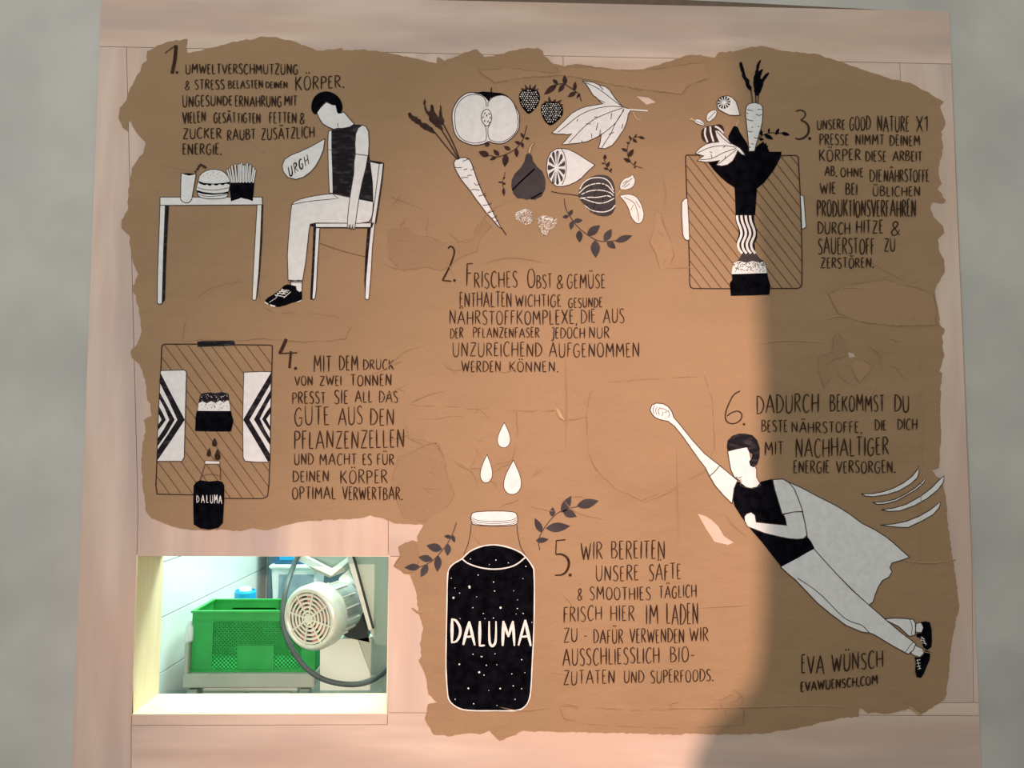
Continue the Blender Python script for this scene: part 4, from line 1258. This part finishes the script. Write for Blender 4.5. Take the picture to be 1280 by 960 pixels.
UML = {'Ä': ('A', .40), 'Ö': ('O', .36), 'Ü': ('U', .32)}


def write(A, m, text, x0, x1, y0l, y1l, y0r=None, y1r=None, wd=1.3, jit=.05, rng=rnd):
    """one word: x0..x1, cap line y0, base line y1 at both ends"""
    y0r = y0l if y0r is None else y0r
    y1r = y1l if y1r is None else y1r
    gap = .22
    ws = []
    for ch in text:
        b = UML.get(ch, (ch, 0))[0]
        ws.append(GL[b][0])
    tot = sum(ws) + gap * (len(text) - 1)
    sx = (x1 - x0) / max(tot, .05)
    if len(text) == 1 and text in '-.':
        sx = min(sx, 10)
    cur = 0.0
    for ch, w_ in zip(text, ws):
        b, ux = UML.get(ch, (ch, None))
        dy0, dy1 = rng.uniform(-jit, jit), rng.uniform(-jit * .7, jit * .7)
        sk = rng.uniform(-.03, .03)

        def tp(p):
            gx, gy = p
            X = x0 + (cur + gx + sk * gy) * sx
            u = (X - x0) / max(1e-6, x1 - x0)
            top = y0l + (y0r - y0l) * u
            bt = y1l + (y1r - y1l) * u
            H = bt - top
            return (X, bt + dy1 * H - gy * H * (1 + dy0))
        for st_ in GL[b][1:]:
            k, pts = st_[0], [tp(p) for p in st_[1:]]
            if k == 'd':
                A.dot(m, pts[0], wd * .75, n=6)
            elif k == 's':
                A.line(m, pts, wd * rng.uniform(.85, 1.05), smooth=True, taper=True, n=4)
            else:
                a, c = Vector(pts[0]), Vector(pts[1])
                mid = a.lerp(c, .5) + Vector((rng.uniform(-.15, .15), 0))
                steep = abs(c.y - a.y) > abs(c.x - a.x)
                ww = wd * (rng.uniform(.95, 1.25) if steep else rng.uniform(.75, .9))
                A.line(m, [pts[0], tuple(a.lerp(mid, .5)), tuple(mid), tuple(mid.lerp(c, .5)), pts[1]], ww, taper=True)
        if ux is not None:
            for dx in (-.13, .13):
                q = tp((ux + dx, 1.22))
                A.line(m, [(q[0], q[1] - .9), (q[0] + .2, q[1] + .9)], wd)
        cur += w_ + gap


def block(tf, numeral, lines, wd=1.45, label=None, parent=None, m='ink'):
    root = Art(.0026)
    numeral(root)
    nb = root.put('step_numeral', mural, label)
    s = tf((1, 0))[0][0] - tf((0, 0))[0][0]
    for ln in lines:
        lo_ = empty('handwritten_line', parent=mural)
        for wrd in ln:
            A = Art(.0026)
            txt, a, b, c, d = wrd[:5]
            e, f = (wrd[5], wrd[6]) if len(wrd) > 5 else (c, d)
            P0, P1, P2, P3 = tf((a, c), (b, d), (a, e), (b, f))
            hpx = P1[1] - P0[1]
            write(A, m, txt, P0[0], P1[0], P0[1], P1[1], P2[1], P3[1], wd=wd * (1 + .012 * (hpx - 14)))
            A.put('word', lo_)
    return nb


def N1(A):
    A.line('ink', [(206.5, 67), (213, 62), (221, 57)], 1.0, smooth=True).line('ink', [(220.5, 57), (219, 75), (215.5, 92.5)], 4.2).dot('ink', (221.5, 91), 1.8, n=10)


def N2(A):
    t = T(540, 300, 4.571)
    A.line('ink', t((92,50),(105,38),(120,45),(128,70),(118,110),(95,165),(60,232)), 2.2, smooth=True, n=6).line('ink', t((60,232),(110,236)), 1.6).dot('ink', t((129,232))[0], 1.7, n=10)


def N3(A):
    t = T(980, 120, 4)
    A.line('ink', t((58,78),(80,72),(100,80),(106,96),(96,112),(82,122)), 1.5, smooth=True, n=6).line('ink', t((82,122),(108,135),(122,160),(118,190),(98,210),(75,217),(55,212)), 2.4, smooth=True, taper=True, n=6).dot('ink', t((127,214))[0], 2.0, n=10)


def N4(A):
    t = T(340, 410, 4.175)
    A.line('ink', t((76,58),(42,134)), 4.2).line('ink', t((38,134),(80,132),(132,130)), 1.6).line('ink', t((100,122),(96,165),(92,210)), 3.0).dot('ink', t((124,211))[0], 2.0, n=10)


def N5(A):
    t = T(680, 660, 4.573)
    A.line('ink', t((68,72),(122,66)), 1.6).line('ink', t((70,70),(67,148)), 1.3).line('ink', t((67,150),(100,150),(130,168),(142,200),(132,240),(105,265),(62,270)), 2.8, smooth=True, taper=True, n=6).dot('ink', t((149,268))[0], 2.1, n=10)


def N6(A):
    t = t16
    A.line('ink', t((434,326),(410,342),(392,375),(380,410),(382,436),(398,448),(420,446),(438,432),(440,412),(425,402),(402,408),(386,420)), 1.5, smooth=True, n=6).dot('ink', t((449,451))[0], 1.6, n=10)


block(t1, N1, [
 [('UMWELTVERSCHMUTZUNG', 290, 850, 162, 210, 164, 214)],
 [('&', 287, 310, 248, 290), ('STRESS', 335, 483, 240, 288), ('BELASTEN', 503, 675, 244, 284), ('DEINEN', 690, 798, 250, 282), ('KÖRPER.', 838, 1080, 226, 294, 222, 280)],
 [('UNGESUNDE', 275, 522, 320, 378, 320, 366), ('ERNAHRUNG', 537, 768, 322, 374), ('MIT', 783, 845, 318, 370)],
 [('VIELEN', 275, 388, 402, 460, 400, 450), ('GESÄTTIGTEN', 430, 663, 408, 456), ('FETTEN', 708, 843, 404, 456), ('&', 860, 885, 408, 462)],
 [('ZUCKER', 277, 468, 482, 534), ('RAUBT', 498, 637, 490, 544, 484, 536), ('ZUSÄTZLICH', 668, 932, 484, 540, 476, 530)],
 [('ENERGIE.', 275, 468, 562, 614)],
], label='black figure one with a full stop')
block(T(540, 300, 4.571), N2, [
 [('F', 195, 232, 142, 264), ('RISCHES', 242, 487, 184, 274), ('O', 545, 588, 167, 275), ('BST', 598, 685, 198, 275), ('&', 713, 750, 197, 277), ('GEMÜSE', 772, 988, 197, 276)],
 [('ENTHALTEN', 158, 455, 300, 384), ('WICHTIGE', 478, 738, 314, 382), ('GESUNDE', 780, 972, 330, 386)],
 [('NÄHRSTOFFKOMPLEXE,', 100, 828, 404, 482), ('DIE', 850, 933, 400, 474), ('AUS', 978, 1097, 394, 474)],
 [('DER', 105, 178, 504, 562), ('PFLANZENFASER', 235, 612, 502, 558), ('JEDOCH', 682, 872, 500, 562), ('NUR', 897, 1012, 498, 562)],
 [('UNZUREICHEND', 120, 627, 588, 666), ('AUFGENOMMEN', 670, 1183, 590, 670)],
 [('WERDEN', 170, 393, 692, 754), ('KÖNNEN.', 443, 720, 694, 754)],
], wd=1.3, label='slim figure two with a full stop')
block(T(980, 120, 4), N3, [
 [('UNSERE', 165, 303, 120, 168), ('GOOD', 327, 430, 105, 172), ('NATURE', 465, 623, 104, 178), ('X1', 660, 717, 104, 180)],
 [('PRESSE', 177, 320, 192, 246), ('NIMMT', 357, 497, 194, 245), ('DEINEM', 527, 677, 199, 250)],
 [('KÖRPER', 175, 380, 272, 328, 268, 322), ('DIESE', 407, 508, 277, 328), ('ARBEIT', 543, 688, 278, 326)],
 [('AB,', 203, 262, 352, 400), ('OHNE', 282, 395, 362, 406), ('DIE', 428, 487, 370, 431), ('NÄHRSTOFFE', 498, 722, 370, 430)],
 [('WIE', 180, 257, 434, 490), ('BEI', 307, 363, 440, 495), ('ÜBLICHEN', 443, 677, 454, 502)],
 [('PRODUKTIONSVERFAHREN', 165, 655, 522, 604)],
 [('DURCH', 168, 328, 630, 690), ('HITZE', 360, 493, 624, 688), ('&', 533, 578, 627, 697)],
 [('SAUERSTOFF', 170, 450, 710, 790), ('ZU', 500, 553, 714, 776)],
 [('ZERSTÖREN.', 183, 445, 810, 862, 812, 858)],
], label='curved figure three with a full stop')
block(T(340, 410, 4.175), N4, [
 [('MIT', 218, 310, 145, 228), ('DEM', 352, 450, 145, 222), ('DRUCK', 477, 635, 164, 216)],
 [('VON', 120, 213, 252, 300), ('ZWEI', 250, 363, 250, 300), ('TONNEN', 412, 623, 244, 302)],
 [('PRESST', 107, 280, 334, 394), ('SIE', 327, 397, 326, 394), ('ALL', 435, 522, 327, 388), ('DAS', 560, 657, 328, 388)],
 [('GUTE', 120, 300, 414, 508), ('AUS', 347, 472, 414, 504), ('DEN', 513, 637, 422, 506)],
 [('PFLANZENZELLEN', 117, 690, 537, 630, 533, 624)],
 [('UND', 118, 217, 657, 714), ('MACHT', 250, 440, 657, 714), ('ES', 475, 520, 658, 714), ('FÜR', 550, 637, 660, 714)],
 [('DEINEN', 110, 297, 747, 802), ('KÖRPER', 358, 603, 742, 810)],
 [('OPTIMAL', 107, 333, 830, 892), ('VERWERTBAR.', 370, 680, 829, 896)],
], label='bold figure four with a full stop')
block(T(680, 660, 4.573), N5, [
 [('WIR', 212, 333, 78, 180), ('BEREITEN', 385, 690, 74, 176)],
 [('UNSERE', 297, 540, 215, 300), ('SÄFTE', 600, 782, 208, 302, 202, 290)],
 [('&', 192, 220, 346, 412), ('SMOOTHIES', 262, 608, 337, 410), ('TÄGLICH', 657, 870, 334, 402, 322, 392)],
 [('FRISCH', 112, 330, 450, 538, 446, 526), ('HIER', 380, 515, 442, 530), ('IM', 583, 652, 444, 550), ('LADEN', 700, 880, 428, 548)],
 [('ZU', 113, 190, 577, 657, 573, 648), ('-', 227, 250, 590, 640), ('DAFÜR', 283, 450, 580, 658), ('VERWENDEN', 490, 800, 575, 654), ('WIR', 832, 938, 566, 645)],
 [('AUSSCHLIESSLICH', 108, 658, 692, 788, 680, 768), ('BIO-', 722, 860, 680, 766)],
 [('ZUTATEN', 112, 403, 816, 896, 810, 884), ('UND', 457, 570, 816, 884), ('SUPERFOODS.', 610, 965, 816, 888, 802, 870)],
], wd=1.35, label='slender figure five with a full stop')
block(t16, N6, [
 [('DADURCH', 497, 728, 342, 411, 336, 405), ('BEKOMMST', 772, 975, 342, 402), ('DU', 1013, 1067, 344, 404)],
 [('BESTE', 515, 612, 437, 479), ('NÄHRSTOFFE,', 628, 890, 442, 482), ('DIE', 940, 982, 436, 474), ('DICH', 1025, 1097, 431, 471)],
 [('MIT', 527, 597, 516, 565), ('NACHHALTIGER', 643, 990, 504, 575, 500, 565)],
 [('ENERGIE', 635, 768, 588, 633), ('VERSORGEN.', 795, 1015, 588, 633)],
], label='thin figure six with a full stop')
tsg = T(960, 740, 4)
A = Art(.0026)
for wd_ in (('EVA', 165, 278, 317, 406, 317, 408), ('WÜNSCH', 318, 573, 316, 400, 290, 372)):
    P0, P1, P2, P3 = tsg((wd_[1], wd_[3]), (wd_[2], wd_[4]), (wd_[1], wd_[5]), (wd_[2], wd_[6]))
    write(A, 'ink', wd_[0], P0[0], P1[0], P0[1], P1[1], P2[1], P3[1], wd=1.7)
A.put('handwritten_line', mural, 'signature line in thick black capitals')
A = Art(.0026)
write(A, 'ink', 'EVAWUENSCH.COM', *(960 + 163 / 4, 960 + 545 / 4), 740 + 449 / 4, 740 + 496 / 4, 740 + 416 / 4, 740 + 460 / 4, wd=1.7)
A.put('handwritten_line', mural, 'web address in thick black capitals')
# writing inside the drawings
A = Art(.0027)
ux = Vector((.83, -.56))
base = Vector(t1((810, 726))[0])
cur = 0
for ch in 'URGH':
    wv = GL[ch][0]
    for st_ in GL[ch][1:]:
        nrm = Vector((-.18, -1.0)).normalized()
        pts = [tuple(base + ux * (cur + p[0] * 7.8) + nrm * (p[1] * 12)) for p in st_[1:]]
        A.line('ink', pts, 1.7, smooth=st_[0] == 's', taper=True, n=4)
    cur += wv * 7.8 + 3.0
A.put('handwritten_line', bub)
A = Art(.003)
for ch, a, b, c, d in (('D', 700, 748, 738, 866), ('A', 764, 826, 752, 878), ('L', 848, 880, 752, 884), ('U', 900, 941, 752, 884), ('M', 970, 1040, 752, 884), ('A', 1058, 1124, 746, 882)):
    P0, P1 = t14((a, c), (b, d))
    write(A, 'white_ink', ch, P0[0], P1[0], P0[1], P1[1], wd=3.1, jit=.01)
A.put('bottle_lettering', big, 'bold white hand-painted capitals')
A = Art(.003)
for ch, a, b, c, d in (('D', 234, 248, 744, 775), ('A', 255, 272, 742, 776), ('L', 278, 290, 742, 776), ('U', 295, 309, 742, 778), ('M', 312, 330, 740, 778), ('A', 333, 349, 744, 780)):
    P0, P1 = t12((a, c), (b, d))
    write(A, 'white_ink', ch, P0[0] + .4, P1[0] - .4, P0[1], P1[1], wd=.9, jit=.02)
A.put('bottle_lettering', bot)

# ------------------------------------------------------------------ kitchen behind the hatch
# steel table
TZ = .745
TX0, TX1 = -.988, -.566
tb = empty('steel_table', (TX0, .46, 0), label='long steel worktable carrying the green crate', cat='table')
o_ = Vector((TX0, .46, 0))


def pb(name, a, b, m, bev=0, parent=None, origin=None):
    og = origin or o_
    return box(name, Vector(a) - og, Vector(b) - og, m, parent or tb, bev=bev)


pb('tabletop', (TX0, .47, TZ - .042), (TX1, 1.21, TZ), 'steel_matt', .003)
for x, y in ((TX0 + .012, .475), (TX1 - .05, .475), (TX0 + .012, 1.19), (TX1 - .05, 1.19)):
    pb('leg', (x, y, 0), (x + .035, y + .035, TZ - .05), 'steel_matt', .003)
cab = box('base_cabinet', (TX0 + .055, .50, .001), (TX1 - .06, 1.15, TZ - .052), 'cabinet', bev=.003, label='pale cabinet under the steel worktable', cat='cabinet')
for i in range(2):
    wv = (TX1 - TX0 - .13) / 2
    dd = box('cabinet_door', (TX0 + .06 + i * wv, .485, .06), (TX0 + .055 + (i + 1) * wv - .004, .4995, TZ - .062), 'cabinet', cab, bev=.002)

# green crate
CX0, CX1, CY0, CY1, CZ0 = -.974, -.571, .50, .70, TZ
CH = .196
cr = empty('plastic_crate', (CX0, CY0, CZ0), label='bright green plastic crate with lattice sides', cat='crate')


def crate_part(name, lst, m='green_plastic', bev=0, **kw):
    bm = bmesh.new()
    boxes(bm, lst)
    if bev:
        bmesh.ops.bevel(bm, geom=bm.edges[:], offset=bev, segments=1, affect='EDGES')
    return bmobj(name, bm, m, cr, **kw)


Wc, Dc = CX1 - CX0, CY1 - CY0
th = .004
crate_part('rim', [((-.004, -.005, CH - .006), (Wc + .004, .008, CH)), ((-.004, Dc - .008, CH - .006), (Wc + .004, Dc + .005, CH)),
                   ((-.004, .008, CH - .006), (.008, Dc - .008, CH)), ((Wc - .008, .008, CH - .006), (Wc + .004, Dc - .008, CH)),
                   ((0, -.003, CH - .030), (Wc, 0.0, CH - .027))])
crate_part('crate_floor', [((0, 0, 0.001), (Wc, Dc, .006))])
crate_part('foot_ledge', [((-.002, -.006, .001), (Wc + .002, .004, .007))])
for nm, y0 in (('front_wall', 0.0), ('back_wall', Dc - th)):
    lst = [((0, y0, 0), (.068, y0 + th, CH - .005)), ((Wc - .045, y0, 0), (Wc, y0 + th, CH - .005)),
           ((.068, y0, CH - .035), (Wc - .045, y0 + th, CH - .005)), ((.068, y0, 0), (Wc - .045, y0 + th, .010)),
           ((.150, y0 - .001, .008), (.268, y0 + th, .085)),
           ((.062, y0 - .002, .006), (.069, y0 + th, CH - .02)), ((.148, y0 - .003, .006), (.153, y0 + th, .046)), ((.265, y0 - .003, .006), (.270, y0 + th, .046))]
    if y0 > 0:
        lst.append(((.068, y0, .01), (.22, y0 + th, CH - .03)))
    fw = crate_part(nm, lst)
    bm = bmesh.new()
    X0, X1, Zb, Zt = .068, Wc - .045, .008, CH - .034
    k = -20
    stp = .0125
    for sg in (1, -1):
        for k in range(-20, 45):
            x0 = X0 + k * stp
            # bar from bottom to top with slope sg
            za, zb_ = Zb, Zt
            xa, xb = (x0, x0 + (Zt - Zb)) if sg > 0 else (x0 + (Zt - Zb), x0)
            # clip to X0..X1
            def at(x):
                return za + (zb_ - za) * (x - xa) / (xb - xa)
            lo, hi = max(min(xa, xb), X0), min(max(xa, xb), X1)
            if hi - lo < .006:
                continue
            p, q = Vector((lo, 0, at(lo))), Vector((hi, 0, at(hi)))
            dv = (q - p).normalized()
            nn = Vector((-dv.z, 0, dv.x)) * .0021
            v = []
            for yy in (y0 + .0008, y0 + .003):
                v += [bm.verts.new(p + nn + Vector((0, yy, 0))), bm.verts.new(q + nn + Vector((0, yy, 0))), bm.verts.new(q - nn + Vector((0, yy, 0))), bm.verts.new(p - nn + Vector((0, yy, 0)))]
            for f in ((0, 1, 2, 3), (7, 6, 5, 4), (0, 4, 5, 1), (1, 5, 6, 2), (2, 6, 7, 3), (3, 7, 4, 0)):
                bm.faces.new([v[i] for i in f])
    me = bpy.data.meshes.new('lattice')
    bm.to_mesh(me)
    bm.free()
    link('lattice', me, ['green_plastic'], fw, kind='stuff')
for nm, x0 in (('side_wall', 0.0), ('side_wall', Wc - th)):
    crate_part(nm, [((x0, th, 0), (x0 + th, Dc - th, CH - .06)), ((x0, th, CH - .03), (x0 + th, Dc - th, CH - .005)),
                    ((x0, th, CH - .06), (x0 + th, .055, CH - .03)), ((x0, Dc - .055, CH - .06), (x0 + th, Dc - th, CH - .03))])

# blue canister behind the crate
c = Q(306.5, 751, .84)
bm = bmesh.new()
lathe(bm, [(0, 0), (.036, 0), (.039, .004), (.039, c.z + .032 - TZ), (.035, c.z + .040 - TZ), (.034, c.z + .032 - TZ), (0, c.z + .030 - TZ)], 28)
can = bmobj('blue_canister', bm, 'blue_plastic', smooth=False, label='bright blue round canister with white lid behind the green crate', cat='canister')
can.location = (c.x, .84, TZ)
bm = bmesh.new()
lathe(bm, [(0, 0), (.022, 0), (.022, .012), (.016, .020), (0, .023)], 24)
ld = bmobj('lid', bm, 'white_plastic', can, smooth=False)
ld.location = (0, 0, c.z + .030 - TZ)

# tall food tub with pale rim, dark blue box on top
a, b = Q(336, 707, 1.0), Q(398, 707, 1.0)
mx_, hw = (a.x + b.x) / 2, (b.x - a.x) / 2
zt_ = Q(340, 704, 1.0).z
tub = empty('storage_tub', (mx_, 1.09, TZ), label='tall milky food tub with pale rim beside the blue canister', cat='tub')
bm = bmesh.new()
v = []
for s, z in ((.80, 0), (.95, zt_ - TZ - .012)):
    v.append([bm.verts.new((sx * hw * s, sy * .085 * s, z)) for sx, sy in ((-1, -1), (1, -1), (1, 1), (-1, 1))])
for i in range(4):
    bm.faces.new((v[0][i], v[0][(i + 1) % 4], v[1][(i + 1) % 4], v[1][i]))
bm.faces.new(v[0][::-1])
bm.faces.new(v[1])
bmesh.ops.bevel(bm, geom=[e for e in bm.edges if abs(e.verts[0].co.z - e.verts[1].co.z) > .01], offset=.012, segments=3, affect='EDGES')
bmobj('body', bm, 'milky', tub)
bm = bmesh.new()
boxes(bm, [((-hw * .60, -.0845, .02), (hw * .8, -.078, zt_ - TZ - .045))])
bmobj('contents', bm, 'contents', tub)
bm = bmesh.new()
boxes(bm, [((-hw, -.09, zt_ - TZ - .022), (hw, .09, zt_ - TZ - .008))])
bmesh.ops.bevel(bm, geom=bm.edges[:], offset=.004, segments=2, affect='EDGES')
bmobj('rim', bm, 'white_plastic', tub)
z0_ = zt_ - .008
bb = box('blue_box', (mx_ - hw * .86, 1.02, z0_), (mx_ + hw * .9, 1.16, z0_ + .10), 'blue_dark', bev=.004, label='dark blue box lying on the pale tub', cat='box')
box('label_strip', (mx_ - hw * .62, 1.017, z0_ + .018), (mx_ + hw * .3, 1.0199, z0_ + .034), 'blue_plastic', bb)
a = Q(334, 720, cY - .16)
box('tall_cabinet', (a.x, cY - .16, .001), (.9, cY - .02, 1.9), 'slate', bev=.004, label='dark slate cabinet standing at the back of the kitchen', cat='cabinet')

# raised side guard of the table and a small pale bottle on it
a = Q(231, 803, .49)
print('corner', cX, cY)
box('side_guard', (TX0, .478, TZ), (TX0 + .012, 1.1, a.z), 'steel_matt', bev=.002, label='narrow upright steel guard at the wall end of the worktable', cat='guard')
bm = bmesh.new()
lathe(bm, [(0, 0), (.011, 0), (.013, .008), (.013, .045), (.007, .058), (.007, .066), (0, .067)], 16)
jj = bmobj('small_bottle', bm, 'milky', smooth=True, label='small pale bottle wedged between crate and tiled wall', cat='bottle')
jj.location = (TX0 + .006, .50, a.z)

# ---- the juice press with its motor
pr = empty('juice_press', Q(430, 800, .45), label='stainless juice press with a round vented electric motor', cat='machine')
po = pr.location.copy()


def mp(name, pxs, Y, thk, m, **kw):
    o = prism(name, pxs, Y, thk, m, pr, **kw)
    o.data.transform(Matrix.Translation(-po))
    return o


ax = Vector((.36, .78, .04)).normalized()
mc = Q(385, 774, .30)
up = Vector((0, 0, 1))
e1 = up.cross(ax).normalized()
e2 = ax.cross(e1).normalized()
MM = Matrix((e1, e2, ax)).transposed().to_4x4()
MM.translation = mc - po
R_ = .098
# fan cowl: rounded cup, open grille on the front
bm = bmesh.new()
lathe(bm, [(R_ * .80, .006), (R_ * .84, .0), (R_ * .93, .002), (R_ * .99, .010), (R_ * 1.02, .022), (R_ * 1.02, .062), (R_ * .97, .070), (R_ * .84, .070)], 48, MM)
bmobj('fan_cowl', bm, 'cast_alu', pr, smooth=True)
bm = bmesh.new()
lathe(bm, [(0, .017), (R_ * .86, .017)], 40, MM)
bk = bmobj('cowl_inside', bm, 'dark_gap', pr)
bm = bmesh.new()
for k in range(9):
    a0 = 2 * math.pi * k / 9
    vs = []
    for rr, da in ((.012, 0), (.078, .0), (.078, .42), (.014, .4)):
        vs.append(bm.verts.new(MM @ Vector((rr * math.cos(a0 + da), rr * math.sin(a0 + da), .0095))))
    bm.faces.new(vs)
bmobj('fan_blades', bm, 'rotor_red', pr)
bm = bmesh.new()
for k, rr in enumerate((.0175, .027, .0365, .046, .0555)):
    rr = rr * R_ / .074
    lathe(bm, [(rr - .0033, .003), (rr + .0033, .003), (rr + .0033, .007), (rr - .0033, .007), (rr - .0033, .003)], 40, MM)
bmobj('grille_rings', bm, 'cast_alu', pr)
bm = bmesh.new()
lathe(bm, [(0, .001), (.016, .0015), (.017, .006), (0, .006)], 24, MM)
bmobj('grille_hub', bm, 'cast_alu', pr)
for k in range(8):
    a0 = 2 * math.pi * k / 8 + .2
    u = Vector((math.cos(a0), math.sin(a0), 0))
    n_ = Vector((-u.y, u.x, 0)) * .0026
    bm = bmesh.new()
    v = []
    for z in (.0015, .0065):
        for p in (u * .010 + n_, u * (R_ * .84) + n_, u * (R_ * .84) - n_, u * .010 - n_):
            v.append(bm.verts.new(MM @ (p + Vector((0, 0, z)))))
    for f in ((0, 1, 2, 3), (7, 6, 5, 4), (0, 4, 5, 1), (1, 5, 6, 2), (2, 6, 7, 3), (3, 7, 4, 0)):
        bm.faces.new([v[i] for i in f])
    bmobj('grille_spoke', bm, 'cast_alu', pr)
# motor housing behind the cowl, with cooling fins and a terminal box
bm = bmesh.new()
lathe(bm, [(R_ * .84, .062), (R_ * .82, .068), (R_ * .82, .17), (R_ * .74, .19), (R_ * .45, .195), (0, .195)], 40, MM)
bmobj('motor_housing', bm, 'steel', pr, smooth=True)
for k in range(14):
    a0 = 2 * math.pi * (k + .5) / 14
    bm = bmesh.new()
    boxes(bm, [((R_ * .80, -.0015, .070), (R_ * .87, .0015, .155))])
    bm.transform(MM @ Matrix.Rotation(a0, 4, 'Z'))
    bmobj('cooling_fin', bm, 'cast_alu', pr)
bm = bmesh.new()
boxes(bm, [((-.040, -.035, -.03), (.042, .035, .045))])
bmesh.ops.bevel(bm, geom=bm.edges[:], offset=.006, segments=2, affect='EDGES')
bm.transform(Matrix.Translation(Q(441, 757, .46) - po) @ Matrix.Rotation(math.radians(-34), 4, 'Z') @ Matrix.Rotation(math.radians(-18), 4, 'Y'))
bmobj('terminal_box', bm, 'steel', pr)
# frame plates
mp('side_plate', [(436,640),(545,640),(545,812),(470,806),(462,787),(449,745)], .40, .006, 'steel_matt')
mp('plate_flange', [(425,660),(429,660),(443,705),(454,745),(465,786),(461,788),(450,750),(438,712)], .385, .02, 'cast_alu')
mp('plate_dark_strip', [(429,660),(431,660),(445,705),(456,745),(467,786),(465,786),(454,745),(443,705)], .384, .018, 'dark_gap')  # thin dark strip along the flange edge
mp('black_bracket', [(438,735),(450,742),(462,803),(434,797),(424,790)], .47, .03, 'dark_gap')
mp('rear_panel', [(380,640),(436,640),(436,712),(428,716),(412,722),(398,716),(380,704)], .60, .01, 'steel_matt')
mp('top_bracket', [(366,691),(374,692),(413,712),(434,697),(436,702),(414,720),(368,699)], .56, .03, 'white_plastic')
mp('top_plate', [(424,722),(436,712),(446,735),(452,760),(438,757),(420,748)], .50, .05, 'steel')
mp('leg_plate', [(400,800),(447,798),(455,820),(464,843),(480,846),(480,870),(400,870)], .487, .01, 'cabinet')
mp('machine_foot', [(448,799),(470,795),(545,790),(545,846),(478,846),(464,843),(456,822)], .47, .05, 'steel_matt')
a = Q(478, 850, .445)
mpost = mp('support_post', [(478,840),(500,840),(500,1000),(478,1000)], .43, .02, 'steel_matt')

# cable hanging in front of the crate
pts = [Vector(Q(*p[:2], p[2])) for p in ((376,690,.56),(370,700,.55),(363,718,.52),(357,738,.47),(354,758,.45),(354,778,.44),(359,798,.43),(369,818,.43),(384,836,.43),(404,849,.43),(428,855,.43),(450,855,.43),(468,849,.43),(480,840,.425),(490,830,.42))]
bm = bmesh.new()
tube(bm, catmull(pts, n=5), .0084, 10)
bm.transform(Matrix.Translation(-po))
bmobj('power_cable', bm, 'rubber', pr, smooth=True, label='thick dark grey cable')

# ------------------------------------------------------------------ added unseen panel behind the viewer, outlined to cast the shadow on the right
edge = [(894,-120),(902,0),(918,90),(933,200),(945,330),(953,480),(955,600),(954,720),(951,800),(944,850),(924,874),(899,892),(882,914),(871,937),(861,967),(854,1012),(850,1062)]
YD = -2.75
pts = []
for x, y in edge:
    p = Q(x, y)
    d = LAMP - p
    pts.append(p + d * ((YD - p.y) / d.y))
prof = [(p.x, p.z) for p in pts] + [(pts[-1].x + .02, .001), (2.1, .001), (2.1, pts[0].z)]
n = len(prof)
v = [(x, YD, z) for x, z in prof] + [(x, YD - .035, z) for x, z in prof]
bm = bmesh.new()
vs = [bm.verts.new(p) for p in v]
for tr in tessellate_polygon([[Vector((x, z, 0)) for x, z in prof]]):
    bm.faces.new([vs[i] for i in tr])
    bm.faces.new([vs[i + n] for i in reversed(tr)])
for i in range(n):
    bm.faces.new((vs[i], vs[(i + 1) % n], vs[(i + 1) % n + n], vs[i + n]))
bmobj('shadow_panel', bm, 'blocker_grey', label='unseen grey panel added opposite the mural to shape the shadow on it', cat='divider')
